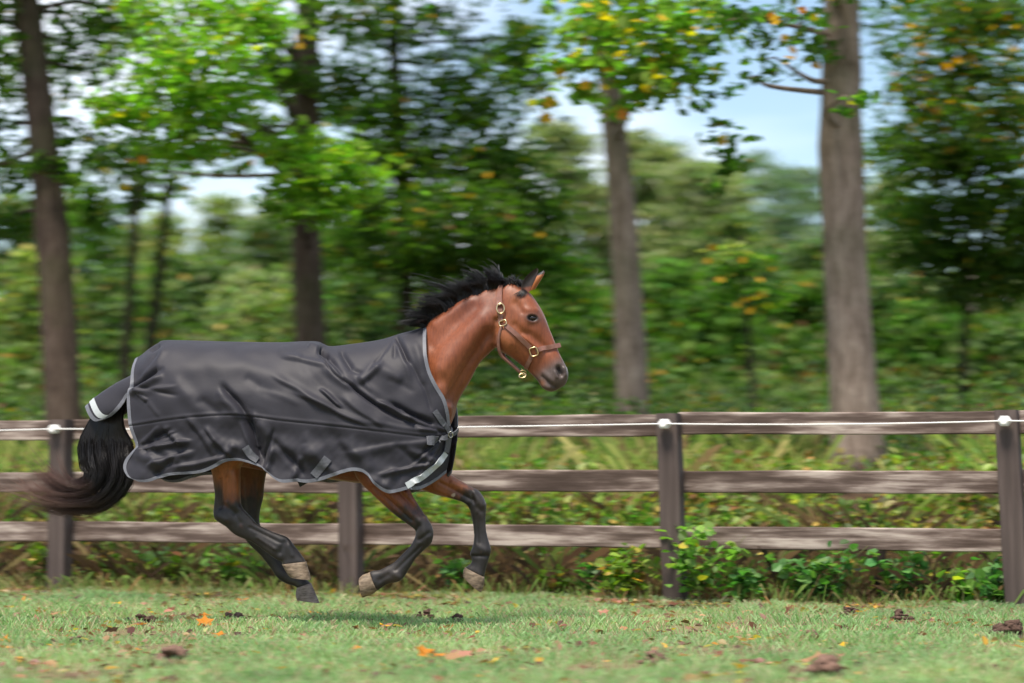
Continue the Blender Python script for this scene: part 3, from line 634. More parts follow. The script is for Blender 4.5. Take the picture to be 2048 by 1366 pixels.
for k, c in enumerate([
    (291, 1250, 44, 5, 0, 'dark round manure clump below the streaming tail'), (152, 1290, 34, 3, 1, 'reddish dry clod lying left of the lone dark clump'), (172, 1318, 34, 3, 1, 'small dry clod nearest the left corner'),
    (345, 1338, 84, 8, 1, 'long crumbled manure streak at the bottom left'), (625, 1324, 38, 3, 1, 'flat brown clod at the bottom below the hind hooves'), (912, 1246, 40, 4, 0, 'dark clod below the raised front hoof'),
    (848, 1240, 34, 3, 0, 'dark clod just left of the one below the front hoof'), (470, 1250, 50, 4, 1, 'low brown clod below the hind legs'), (560, 1253, 36, 3, 0, 'small dark clod right below the hind hooves'),
    (1305, 1336, 62, 5, 1, 'brown manure lump at the bottom centre'), (1805, 1246, 44, 4, 0, 'dark clod below the bank at the right'), (1702, 1236, 38, 4, 0, 'dark clod beside a bright yellow leaf'),
    (2018, 1280, 74, 7, 0, 'large manure heap at the right edge'), (1640, 1364, 90, 9, 1, 'big reddish manure heap cut by the bottom edge'), (1978, 1352, 46, 6, 0, 'upright dark clump in the bottom right corner'),
    (245, 1360, 30, 3, 0, 'tiny clod at the very bottom left'), (360, 1364, 26, 2, 0, 'dark crumb at the very bottom'), (1165, 1300, 26, 3, 1, 'crumb of dry manure in the middle grass'), (1620, 1284, 40, 4, 1, 'flat dark crumbs under the right fence bay'), (1790, 1334, 30, 3, 0, 'small dark crumb left of the corner clump')]):
    clod(*c, 300 + k)
LEAVES = [(660, 1196, .11, 'yellow', 'yellow and red leaf beside the lowest hind hoof'), (1722, 1238, .085, 'yellow', 'bright yellow leaf beside a dark clod'), (1480, 1352, .075, 'yellow', 'yellow leaf at the bottom right of centre'),
          (845, 1177, .09, 'pink', 'reddish leaf below the folded front hoof'), (1573, 1242, .11, 'pink', 'pale pinkish leaf in the grass below the right bay'), (80, 1254, .11, 'pink', 'pinkish leaf low at the far left'), (80, 1234, .09, 'orange', 'orange leaf above the pinkish one at far left'),
          (600, 1300, .09, 'tan', 'round tan leaf below the hind hooves'), (1082, 1280, .07, 'tan', 'small tan leaf in the middle of the grass'), (850, 1325, .10, 'orange', 'orange leaf near the bottom centre'), (1625, 1330, .13, 'tan', 'large pale tan leaf above the reddish heap'),
          (150, 1208, .10, 'brown', 'long brown leaf at the foot of the left post'), (410, 1262, .10, 'orange', 'orange leaf below the gap between tail and hind legs'), (1275, 1160, .09, 'yellow', 'bright yellow leaf caught in the weeds left of the middle post')]
for x, y, s, c, lab in LEAVES:
    p = ground_at(x, y) if y > 1188 else at(x, y, fence_pt(x)[1] - .2)
    o = maple_leaf(None, (p[0], p[1], float(height(p[0], p[1])) + .035 if y > 1188 else p[2]), s, c, 'fallen_leaf', True); o.rotation_euler[0] += .25
    tag(o, lab, 'leaf', 'fallen leaves')
r = np.random.default_rng(77)
seen = set()
for k in range(110):
    x, y = r.uniform(-60, 2110), 1366 - 160 * r.random() ** .55
    p = ground_at(x, y)
    if behind(p[0], p[1]) > .1: continue
    c = r.choice(['pink', 'orange', 'tan', 'rust', 'brown', 'yellow'], p=[.26, .18, .24, .18, .10, .04])
    zx = ['at the far left', 'below the left post', 'below the streaming tail', 'under the hind legs', 'under the front legs', 'below the horse\'s head', 'below the middle post', 'below the right bay', 'left of the big heap', 'at the far right'][int(np.clip(x / 205, 0, 9))]
    zy = 'close to the fence' if y < 1240 else ('in the middle of the grass' if y < 1300 else 'near the bottom edge')
    lab = 'small %s autumn leaf ' % {'pink': 'pinkish', 'orange': 'orange', 'tan': 'tan', 'rust': 'rust-red', 'brown': 'dark brown', 'yellow': 'yellow'}[c] + zx + ', ' + zy
    if lab in seen: continue
    seen.add(lab)
    o = maple_leaf(None, (p[0], p[1], float(height(p[0], p[1])) + .03), r.uniform(.05, .09), c, 'fallen_leaf', True)
    tag(o, lab, 'leaf', 'small %s leaves in the grass' % c)
n_l = 2600; yy = 8.6 + 8.5 * r.random(n_l); xx = (r.random(n_l) - .5) * 2 * (yy * .225 + .9); ok = behind(xx, yy) < .2; P_ = np.stack([xx, yy], -1)[ok]; P_ = P_[vnoise(P_, 2.0, 55) > -.5]
u = r.uniform(-1.0, 2.0, 3200); d = r.normal(-.12, .20, 3200).clip(-.8, .3); P_ = np.vstack([P_, FA + (FB - FA) * u[:, None] + fnor * d[:, None]])
PAL['scrap'] = [(4, (.20, .10, .065)), (3, (.32, .18, .12)), (2, (.10, .055, .04)), (2, (.40, .28, .16)), (.6, (.5, .28, .05))]
v, f = leaf_cloud(np.column_stack([P_, height(P_[:, 0], P_[:, 1]) + .026]), .05, 1.5, .5, r)
tag(new_obj('leaf_scraps', np_mesh('leaf_scraps', v, f, m_weed, smooth=False, cols=tints(len(P_), PAL['scrap'], r))), 'tiny brown leaf scraps scattered through the paddock grass', 'leaf litter', kind='stuff')
# litter, dry stems and leafy plants along the fence foot
n_l = 12000; u = r.uniform(-1.2, 2.2, n_l); d = r.normal(.45, .75, n_l).clip(-.9, 3); xy = FA + (FB - FA) * u[:, None] + fnor * d[:, None]
P_ = np.column_stack([xy, height(xy[:, 0], xy[:, 1]) + .012]); v, f = leaf_cloud(P_, .065, 1.6, .5, r)
PAL['litter'] = [(5, (.10, .055, .032)), (3, (.17, .095, .055)), (1.2, (.28, .15, .07)), (3, (.06, .036, .022)), (.8, (.13, .17, .04))]
tag(new_obj('leaf_litter', np_mesh('leaf_litter', v, f, m_weed, smooth=False, cols=tints(n_l, PAL['litter'], r))), 'brown leaf litter along the fence foot', 'leaf litter', kind='stuff')
n_b = 22000; u = r.uniform(-1.2, 2.2, n_b); d = r.uniform(.15, 3.0, n_b); xy = FA + (FB - FA) * u[:, None] + fnor * d[:, None]; xy = xy[vnoise(xy, 1.6, 91) > -.25]
blades(len(xy), xy, .20, .004, [(5, (.085, .05, .027)), (4, (.14, .085, .042)), (1.5, (.24, .18, .08)), (2, (.10, .15, .03)), (2, (.045, .028, .018))], 'dry_stems', 'brown dry stems and grass under the lowest rail', r, lean=1.6)
weeds('fence_foot_weeds', 'low green weeds scattered under the lowest rail', 520, .15, 2.4, .08, .24, 16, .050, 'weed', 17, -.1)
m_stem = simple('weed_stem', (.10, .11, .04), .7, .2)
def plant(px, d, hgt, wid, n_l, pal, label, size=.072, lean=0.0, seed=0):
    hgt *= 1.12; wid *= 1.2; n_l = int(n_l * 1.35)
    r = np.random.default_rng(seed); q = fence_pt(px) + fnor * d; q = q * 1.0; z = float(height(q[0], q[1]))
    root = empty('weed_plant', (q[0], q[1], z), 0, label, 'plant', 'leafy plants along the fence')
    ends = []
    for k in range(r.integers(5, 9)):
        e = np.array([lean * hgt + r.normal(0, .55) * wid, r.normal(0, .4) * wid, hgt * r.uniform(.6, 1.0)]); s = np.array([r.normal(0, .02), r.normal(0, .02), -.03])
        pth = catmull([s, (s + e) / 2 + [0, 0, .05], e], 7); v, f = tube(pth, np.linspace(.005, .002, 7), 5); new_obj('stem', np_mesh('stem', v, f, m_stem), root); ends.append(pth)
    ends = np.array(ends); k = r.integers(0, len(ends), n_l); t = r.uniform(.25, 1, n_l) * 6; i0 = t.astype(int).clip(0, 5); fr2 = (t - i0)[:, None]
    P_ = ends[k, i0] * (1 - fr2) + ends[k, i0 + 1] * fr2 + r.standard_normal((n_l, 3)) * wid * [.28, .28, .13]
    P_[:, 2] = np.maximum(P_[:, 2], .01)
    v, f = leaf_cloud(P_, size, 1.0, .45, r, .75); new_obj('foliage', np_mesh('foliage', v, f, m_weed, smooth=False, cols=tints(n_l, PAL[pal], r, .2)), root)
PAL['fresh'] = [(6, (.13, .26, .045)), (4, (.18, .31, .07)), (1, (.10, .2, .03)), (.4, (.45, .36, .04))]
PAL['cool'] = [(6, (.075, .18, .05)), (4, (.12, .24, .07)), (1, (.05, .12, .03))]
for k, a in enumerate([(445, .25, .34, .14, 90, 'fresh', 'bright green weed below the horse\'s belly, left of the hind legs'), (1240, .0, .30, .22, 150, 'weed', 'spreading weed left of the middle post'), (1165, .15, .24, .12, 60, 'cool', 'small weed at the left end of the spreading one'),
                       (1410, -.14, .46, .15, 150, 'fresh', 'tall leafy weed climbing over the middle post\'s foot'), (1490, -.02, .26, .14, 100, 'cool', 'rounded weed right of the middle post'), (1632, .05, .36, .19, 190, 'cool', 'bushy weed in the middle of the right bay'),
                       (1800, .15, .32, .15, 90, 'cool', 'blue-green weed right of the bushy one'), (1908, .1, .26, .10, 60, 'fresh', 'narrow yellow-green weed before the right post'), (1992, .05, .28, .12, 80, 'cool', 'weed at the foot of the right post'),
                       (900, .2, .26, .12, 60, 'cool', 'weed behind the front hooves'), (160, .3, .26, .14, 70, 'weed', 'weed just right of the left post'), (50, .35, .30, .17, 90, 'weed', 'weed left of the left post'), (320, .4, .28, .16, 80, 'weed', 'weed under the lowest rail between tail and hind legs'),
                       (1075, .3, .22, .12, 50, 'weed', 'low weed under the rail right of the front hooves'), (250, .45, .30, .15, 70, 'cool', 'dark weed below the tail')]):
    plant(*a, seed=400 + k)
# dead stalk behind the right bay
a = np.array([*(fence_pt(1735) + fnor * .5), .0]); v, f = tube(catmull([a * 0 - [0, 0, .05], [-.03, 0, .25], [-.01, .05, .36], [.02, .05, .44]], 14), np.linspace(.055, .02, 14) * (1 + .3 * r.standard_normal(14)).clip(.6, 1.5), 8, wob=.2); o = new_obj('dead_stalk', np_mesh('dead_stalk', v, f, m_bark_d)); o.location = a; tag(o, 'dark dead stalk behind the lower rails of the right bay', 'dead stem')
# ================================================================== the horse
HROT = math.radians(-8)
hx0 = float(at(600, 960, HORSE_Y)[0])
horse = empty('horse', (hx0, HORSE_Y, 0), HROT,
              'bay horse with black mane and legs cantering past the fence', 'horse')
H0 = np.array([hx0, HORSE_Y, 0.0])
ex = np.array([math.cos(HROT), math.sin(HROT), 0]); ey = np.array([-math.sin(HROT), math.cos(HROT), 0])
HM = np.stack([ex, ey, [0, 0, 1]], 0)          # rows = local axes in world
def L(px, py, w=0.0):
    """horse-local point seen at px,py that lies w metres to the far side of the horse's middle plane"""
    d = ray(px, py); w = np.asarray(w, float)
    t = (w - (CAM - H0) @ ey) / (d @ ey)
    P = CAM + d * t[..., None]
    return (P - H0) @ HM.T
def loc2px(P):
    return project(np.asarray(P) @ HM + H0)
PXM = FPX / HORSE_Y

def pair_loft(rows, w0=0.0, sides=28, pw=2.2, dark=None):
    """rows: (ax,ay, bx,by, lateral half-depth in m[, w offset[, shape]]) - a,b are the two edges of the limb in the photo"""
    V, D = [], []
    for k, r in enumerate(rows):
        a = L(r[0], r[1], w0 + (r[5] if len(r) > 5 else 0)); b = L(r[2], r[3], w0 + (r[5] if len(r) > 5 else 0))
        c, h = (a + b) / 2, (a - b) / 2
        sh = r[6] if len(r) > 6 else 0.0
        th = np.linspace(0, 2 * np.pi, sides, endpoint=False)
        u = np.sign(np.cos(th)) * np.abs(np.cos(th)) ** (2 / pw); v = np.sign(np.sin(th)) * np.abs(np.sin(th)) ** (2 / pw)
        lat = v * r[4] * (1 + sh * u)
        V.append(c + u[:, None] * h + lat[:, None] * np.array([0, 1.0, 0]))
        D.append(np.full(sides, 0.0 if dark is None else dark[k]))
    n = len(V); V = np.vstack(V); D = np.concatenate(D)
    i, j = np.meshgrid(np.arange(n - 1), np.arange(sides), indexing='ij')
    a = (i * sides + j).ravel(); b = (i * sides + (j + 1) % sides).ravel()
    Q = np.stack([a, b, b + sides, a + sides], -1)
    c0, c1 = len(V), len(V) + 1
    V = np.vstack([V, V[:sides].mean(0), V[-sides:].mean(0)]); D = np.concatenate([D, [D[0], D[-1]]])
    j = np.arange(sides)
    T = np.vstack([np.stack([np.full(sides, c0), (j + 1) % sides, j], -1),
                   np.stack([np.full(sides, c1), (n - 1) * sides + j, (n - 1) * sides + (j + 1) % sides], -1)])
    return V, [Q, T], D
def smooth_rows(rows, n, dark=None):
    m = max(len(r) for r in rows)
    R = np.array([list(r) + [0.0] * (m - len(r)) for r in rows], float)
    if dark is not None: R = np.hstack([R, np.array(dark, float)[:, None]])
    S = catmull(R, n)
    return (S[:, :-1], np.clip(S[:, -1], 0, 1)) if dark is not None else (S, None)

parts = []
def add(rows, n=40, w0=0.0, pw=2.2, dark=None):
    R, d = smooth_rows(rows, n, dark)
    parts.append(pair_loft(R, w0, pw=pw, dark=d))
# trunk: top edge / belly edge
add([(296, 760, 288, 800, .06), (306, 736, 296, 850, .13), (336, 714, 324, 900, .185), (400, 710, 410, 925, .21), (480, 712, 490, 935, .225),
     (560, 714, 570, 950, .235), (640, 718, 650, 958, .235), (700, 718, 712, 965, .21), (750, 716, 765, 968, .185), (800, 712, 815, 958, .16),
     (836, 718, 850, 940, .14), (862, 740, 872, 915, .12), (876, 770, 884, 895, .09)], 60, pw=2.0)
# neck: crest edge / throat edge
add([(770, 725, 860, 940, .10, 0, -.2), (818, 682, 886, 900, .115, 0, -.3), (848, 655, 900, 852, .118, 0, -.38), (872, 631, 915, 806, .115, 0, -.4),
     (907, 608, 938, 765, .098, 0, -.36), (944, 588, 957, 730, .085, 0, -.3), (980, 577, 978, 706, .078, 0, -.2), (1010, 574, 996, 690, .075, 0, -.1),
     (1028, 572, 1010, 672, .06)], 44, pw=2.0)
# head: forehead-nose edge / jaw edge (mouth end comes as upper and lower lip)
add([(1022, 566, 992, 590, .045), (1040, 572, 984, 622, .066), (1060, 586, 982, 655, .08, 0, .06), (1074, 605, 986, 684, .09, 0, .10),
     (1084, 622, 1000, 701, .092, 0, .10), (1094, 643, 1018, 712, .078, 0, .02), (1103, 667, 1036, 725, .062, 0, -.05), (1111, 687, 1051, 737, .052, 0, -.02),
     (1119, 706, 1063, 747, .047), (1127, 722, 1073, 756, .047), (1134, 736, 1082, 762, .05), (1137.5, 748, 1090, 766, .048),
     (1135.5, 760, 1099, 770, .042), (1131, 769, 1109, 774, .03), (1124, 775, 1117, 776, .014)], 60, pw=2.35, dark=[0, 0, 0, 0, 0, 0, 0, .1, .4, .75, .95, 1, 1, 1, 1])
# lower jaw and chin
add([(1078, 738, 1058, 744, .030), (1090, 750, 1068, 753, .036), (1099, 760, 1077, 764, .038), (1108, 769, 1083, 774, .037), (1115, 774, 1093, 781, .031), (1119, 778, 1104, 784, .018)],
    20, dark=[.3, .6, .9, 1, 1, 1])
# near foreleg
near_w, far_w = -0.125, 0.13
add([(800, 900, 700, 900, .06), (812, 955, 712, 953, .075), (820, 982, 736, 980, .062), (832, 1003, 757, 1000, .052), (844, 1022, 783, 1024, .043), (856, 1039, 811, 1045, .036),
     (864, 1051, 827, 1057, .036), (867, 1067, 832, 1066, .037), (863, 1086, 829, 1078, .034), (851, 1098, 821, 1091, .026), (830, 1120, 804, 1108, .021),
     (818, 1138, 786, 1126, .022), (806, 1157, 766, 1137, .029), (794, 1165, 758, 1141, .028), (776, 1168, 748, 1141, .026), (762, 1177, 741, 1143, .030), (754, 1182, 739, 1146, .033)],
    60, near_w, dark=[0, 0, 0.05, .3, .6, .9, 1, 1, 1, 1, 1, 1, 1, 1, 1, 1, 1])
# far foreleg
add([(840, 880, 760, 930, .06), (880, 925, 810, 965, .07), (898, 946, 850, 982, .06), (918, 959, 876, 990, .05), (938, 971, 902, 997, .042), (957, 981, 924, 1003, .037),
     (967, 995, 935, 1011, .037), (972, 1009, 940, 1019, .037), (971, 1027, 943, 1030, .032), (971, 1045, 945, 1045, .023), (974, 1069, 948, 1069, .021), (979, 1087, 946, 1090, .026),
     (982, 1102, 940, 1108, .030), (977, 1118, 944, 1121, .026), (973, 1134, 940, 1128, .027), (970, 1148, 932, 1133, .031), (969, 1156, 929, 1137, .034)],
    60, far_w, dark=[0, 0, 0, .15, .6, .95, 1, 1, 1, 1, 1, 1, 1, 1, 1, 1, 1])
# near hind leg
add([(560, 840, 330, 830, .10, .04), (545, 885, 395, 890, .10, .03), (505, 915, 417, 925, .085), (482, 932, 425, 950, .068), (481, 962, 428, 968, .054), (480, 990, 430, 990, .043),
     (483, 1010, 428, 1012, .038), (490, 1022, 427, 1027, .037), (500, 1033, 431, 1040, .037), (508, 1042, 450, 1052, .033), (522, 1052, 470, 1070, .027),
     (545, 1063, 500, 1083, .023), (562, 1069, 524, 1098, .024), (576, 1075, 542, 1112, .031), (588, 1090, 556, 1121, .029), (600, 1106, 565, 1124, .029), (610, 1119, 564, 1128, .033), (613, 1125, 565, 1132, .035)],
    64, near_w - .01, dark=[0, 0, 0, 0, .1, .3, .8, .9, 1, 1, 1, 1, 1, 1, 1, 1, 1, 1])
# far hind leg
add([(560, 850, 420, 850, .10, -.04), (552, 900, 455, 900, .10, -.02), (535, 935, 462, 940, .08), (529, 965, 468, 965, .055), (526, 995, 470, 995, .044), (520, 1020, 471, 1022, .038),
     (519, 1040, 472, 1045, .037), (522, 1055, 480, 1065, .035), (535, 1075, 498, 1088, .03), (552, 1098, 522, 1112, .024), (568, 1122, 540, 1136, .023),
     (584, 1142, 554, 1155, .03), (600, 1150, 572, 1167, .029), (612, 1158, 590, 1172, .03), (623, 1168, 595, 1177, .034)],
    56, far_w + .02, dark=[0, 0, .2, .4, .7, .9, 1, 1, 1, 1, 1, 1, 1, 1, 1])
# tail dock
add([(290, 735, 290, 770, .03), (262, 765, 272, 790, .028), (235, 790, 250, 806, .022), (215, 815, 232, 822, .015)], 12, dark=[1, 1, 1, 1])

V, F = merge([(p[0], p[1]) for p in parts]); D = np.concatenate([p[2] for p in parts])
me0 = np_mesh('body_raw', V, F)
tmp = new_obj('body_raw', me0)
rm = tmp.modifiers.new('r', 'REMESH'); rm.mode = 'VOXEL'; rm.voxel_size = 0.0068
dg = bpy.context.evaluated_depsgraph_get()
me1 = bpy.data.meshes.new_from_object(tmp.evaluated_get(dg))
bpy.data.objects.remove(tmp); bpy.data.meshes.remove(me0)
n = len(me1.vertices)
P = np.empty(n * 3, np.float32); me1.vertices.foreach_get('co', P); P = P.reshape(-1, 3).astype(float)
E = np.empty(len(me1.edges) * 2, np.int32); me1.edges.foreach_get('vertices', E); E = E.reshape(-1, 2)
deg = np.bincount(E.ravel(), minlength=n)[:, None]
def lap(X):
    S = np.zeros_like(X)
    np.add.at(S, E[:, 0], X[E[:, 1]]); np.add.at(S, E[:, 1], X[E[:, 0]])
    return S / np.maximum(deg, 1)
for k in range(26):                      # Taubin smoothing: soft joins, no shrinking
    P += 0.6 * (lap(P) - P); P -= 0.62 * (lap(P) - P)
for k in range(3):
    P += 0.5 * (lap(P) - P)
kd = kdtree.KDTree(len(V))
for i, v in enumerate(V): kd.insert(v, i)
kd.balance()
dark = np.array([np.mean([D[q[1]] for q in kd.find_n(p, 5)]) for p in P])
for k in range(10): dark += 0.7 * (lap(dark[:, None])[:, 0] - dark)
polys = np.empty(len(me1.loops), np.int32); me1.loops.foreach_get('vertex_index', polys)
polys = polys.reshape(-1, 4)
bpy.data.meshes.remove(me1)
def normals(P, Q):
    nn = np.cross(P[Q[:, 2]] - P[Q[:, 0]], P[Q[:, 3]] - P[Q[:, 1]])
    N = np.zeros_like(P)
    for k in range(4): np.add.at(N, Q[:, k], nn)
    return N / (np.linalg.norm(N, axis=1)[:, None] + 1e-12)
N = normals(P, polys)
# relief: ridges and hollows given in photo positions (x1,y1,x2,y2,half-width px, height m), side: near / mirrored
mirror = P.copy(); mirror[:, 1] = -np.abs(mirror[:, 1])
pxn = np.stack(loc2px(P), -1); pxm = np.stack(loc2px(mirror), -1)
def segd(X, a, b):
    a, b = np.array(a, float), np.array(b, float); ab = b - a
    t = np.clip(((X - a) @ ab) / max(ab @ ab, 1e-6), 0, 1)
    return np.linalg.norm(X - (a + t[:, None] * ab), axis=1), t
def relief(lst, X, mask, Z=None):
    d = np.zeros(len(P))
    for x1, y1, x2, y2, wd, am in lst:
        q, t = segd(X, (x1, y1), (x2, y2))
        d += am * np.exp(-(q / wd) ** 2)
    return d * mask
side = np.clip(np.abs(N[:, 1]) * 1.5, 0, 1)
headside = relief([
    (1000, 668, 1014, 690, 16, .012),           # cheek muscle
    (1046, 672, 1080, 700, 4.5, .007),          # facial crest
    (1030, 650, 1046, 668, 7, -.006), (1060, 668, 1096, 700, 8, -.006),
    (1050, 619, 1074, 621, 7, .005),            # brow
    (1032, 606, 1044, 622, 7, -.007),           # hollow above the eye
    (1066, 651, 1062, 652, 8, -.003),
    (1121, 742, 1122, 748, 11, .006),           # nostril flare
    (1118, 737, 1122, 747, 5.4, -.026),         # nostril opening
    (1128, 736, 1130, 750, 3, .006), (1112, 744, 1114, 754, 3, .003),
    (1084, 753, 1096, 763, 2.0, -.003), (1096, 763, 1108, 774, 2.0, -.002),   # mouth line
    (1088, 745, 1104, 762, 5, .004), (1090, 772, 1096, 776, 6, .005),
    (995, 640, 987, 690, 5, -.010), (990, 640, 978, 700, 5, -.006),           # groove behind the jaw
    (1000, 615, 994, 650, 6, .005),
], pxm, side)
neckside = relief([
    (975, 668, 900, 800, 11, -.011),            # jugular groove
    (965, 640, 885, 735, 22, .010), (950, 615, 868, 690, 15, -.006), (985, 690, 935, 775, 8, .006), (940, 600, 870, 648, 10, .005),
    (880, 780, 905, 830, 14, .008),
], pxm, side)
near = (P[:, 1] < 0.02).astype(float); far = 1 - near
limb = relief([
    (728, 970, 800, 1025, 5, .004), (748, 973, 822, 1040, 3.2, -.007), (775, 985, 838, 1040, 6, .007), (795, 980, 846, 1030, 3, -.007), (812, 985, 852, 1035, 5, .006),
    (742, 968, 760, 990, 9, .006), (846, 1046, 850, 1070, 9, .006), (838, 1052, 830, 1062, 4, -.006), (858, 1066, 838, 1080, 4, -.005),
    (842, 1092, 792, 1140, 3, -.004), (775, 1150, 760, 1160, 5, -.004), (790, 1148, 798, 1156, 6, .005),
    (440, 960, 440, 1015, 4.5, -.010), (470, 950, 470, 1010, 10, .007), (455, 955, 452, 1000, 3, -.005), (446, 1010, 470, 1025, 6, -.006), (435, 1032, 450, 1040, 7, .005),
    (480, 1018, 505, 1040, 5, .006), (470, 1030, 480, 1045, 5, -.005), (500, 1055, 560, 1085, 3, -.005), (515, 1075, 550, 1098, 3, .004), (568, 1085, 560, 1105, 5, -.007), (578, 1092, 585, 1110, 6, .005),
], pxn, near * side)
limb += relief([
    (880, 965, 945, 1000, 3, -.006), (870, 978, 935, 1005, 4, .005), (905, 965, 945, 985, 5, .006), (950, 990, 965, 1010, 7, .006), (943, 985, 948, 1005, 3, -.007), (955, 1015, 962, 1022, 5, -.004),
    (954, 1030, 956, 1085, 3, -.004), (960, 1095, 970, 1100, 7, .005), (945, 1112, 975, 1112, 3, -.005),
    (485, 960, 490, 1030, 4, -.004), (515, 960, 512, 1030, 4, .004), (545, 1105, 570, 1140, 3, -.004),
], pxn, far * side)
P += N * (1.35 * headside + 2.1 * neckside + 1.35 * limb)[:, None]
P += N * (0.0016 * vnoise(P, 14, 3) + 0.0008 * vnoise(P, 34, 5))[:, None]
# eye opening
eye_px = np.array([1065.0, 636.0]); ea = math.radians(8)
r = pxm - eye_px; rx = r[:, 0] * math.cos(ea) + r[:, 1] * math.sin(ea); ry = -r[:, 0] * math.sin(ea) + r[:, 1] * math.cos(ea)
er = np.sqrt((rx / 10.0) ** 2 + (ry / 6.0) ** 2)
P += N * (side * (0.0022 * np.exp(-((er - 1.3) / 0.30) ** 2) - 0.012 * (1 - sstep(0.7, 1.05, er))))[:, None]
N = normals(P, polys)

# coat colours (the bay's own markings, plus painted shade on the far hind leg)
X, Y = pxm[:, 0], pxm[:, 1]
bay = np.array([0.212, 0.061, 0.0215]); red = np.array([0.118, 0.031, 0.014]); tan = np.array([0.29, 0.104, 0.036])
blk = np.array([0.010, 0.009, 0.0095]); gry = np.array([0.075, 0.058, 0.052])
Cc = np.tile(bay, (n, 1))
def mix(c, f): 
    global Cc
    f = np.clip(f, 0, 1)[:, None]; Cc = Cc * (1 - f) + c * f
g = lambda cx, cy, rr: np.exp(-(((X - cx) ** 2 + (Y - cy) ** 2) / rr ** 2))
mix(red, 0.55 + 0.5 * vnoise(P, 5, 9))
head = sstep(975, 1000, X) * (1 - sstep(770, 800, Y))
mix(tan, 0.5 * head * g(1010, 670, 40) + .4 * g(1030, 600, 18) + .5 * g(1000, 640, 14) + .35 * g(895, 770, 45))
mix(tan, 0.6 * ((P[:, 2] < 1.0) & (X < 500)) * (1 - dark))
mix(red * .8, .5 * head * g(1090, 640, 22))
mix(gry * .8, .5 * np.exp(-((er - .9) / .9) ** 2) * (np.abs(N[:, 1]) > .2) * head)
mix(blk * 1.5, .95 * (1 - sstep(1.0, 1.4, er)) * head)
muzz = sstep(.25, .85, dark) * head
mix(gry * 1.0, muzz * .95)
mix(blk * 1.6, .9 * head * np.clip(g(1120, 742, 9) * 1.2 + g(1096, 763, 5) * .6 + .8 * g(1112, 778, 11), 0, 1))
mix(tan * 0.8, .6 * head * g(1084, 766, 7))
leg = dark * (1 - head)
leg = sstep(.12, .88, leg + 0.16 * vnoise(P, 40, 2) + .10 * vnoise(P, 90, 12))
back = sstep(-4, 8, 438 + (pxn[:, 1] - 945) * .25 - pxn[:, 0]) * sstep(940, 985, pxn[:, 1]) * (pxn[:, 0] > 400) * near
for k in range(4): back += .7 * (lap(back[:, None])[:, 0] - back)
mix(blk * 1.5, np.maximum(leg, back * .95))
mix(gry * .6, .4 * leg * np.clip(vnoise(P, 16, 8) + .5 * vnoise(P, 60, 18), 0, 1))
mix(np.array([.16, .115, .085]), .30 * leg * sstep(.35, .05, P[:, 2]) * np.clip(.4 + vnoise(P, 30, 28), 0, 1))
far_hind_shade = far * (pxn[:, 0] > 440) * (pxn[:, 0] < 545) * (pxn[:, 1] > 925)
mix(red * .35, .6 * far_hind_shade * (1 - leg))  # shade on the far hind leg, put into the coat colour
mix(tan * 1.1, .5 * far * ((pxn[:, 0] > 840) & (pxn[:, 1] > 945)) * (1 - leg))
chest = np.exp(-(((pxn[:, 0] - 907) / 4.5) ** 2 + ((pxn[:, 1] - 989.5) / 3.2) ** 2) * 1.2) * far      # chestnut on the inner leg
mix(np.array([.35, .27, .2]), chest > .4)

m_coat, nn_, ll_, bb_ = mat('bay_coat', 0.50, 0.40)
a_ = nn_.new('ShaderNodeAttribute'); a_.attribute_name = 'coat'
hair = noise(nn_, ll_, 90, 8, (1.0, 1.0, 0.22), rough=.7); fine = noise(nn_, ll_, 600, 3, (1, 1, .15))
hm = nn_.new('ShaderNodeMixRGB'); hm.blend_type = 'MULTIPLY'; hm.inputs['Fac'].default_value = 1
hr = ramp(nn_, [(.28, (.66, .62, .60)), (.5, (.97, .95, .94)), (.74, (1.25, 1.22, 1.2))])
ll_.new(hair.outputs['Fac'], hr.inputs['Fac']); ll_.new(a_.outputs['Color'], hm.inputs['Color1']); ll_.new(hr.outputs['Color'], hm.inputs['Color2'])
ll_.new(hm.outputs['Color'], bb_.inputs['Base Color'])
bump(nn_, ll_, bb_, fine.outputs['Fac'], .22, .003)
lum = nn_.new('ShaderNodeMapRange'); lum.inputs['From Min'].default_value = .01; lum.inputs['From Max'].default_value = .12; lum.inputs['To Min'].default_value = .52; lum.inputs['To Max'].default_value = .43
rgbw = nn_.new('ShaderNodeRGBToBW'); ll_.new(a_.outputs['Color'], rgbw.inputs[0]); ll_.new(rgbw.outputs[0], lum.inputs['Value']); ll_.new(lum.outputs[0], bb_.inputs['Roughness'])
bb_.inputs['Sheen Weight'].default_value = 0.12; bb_.inputs['Sheen Roughness'].default_value = .35

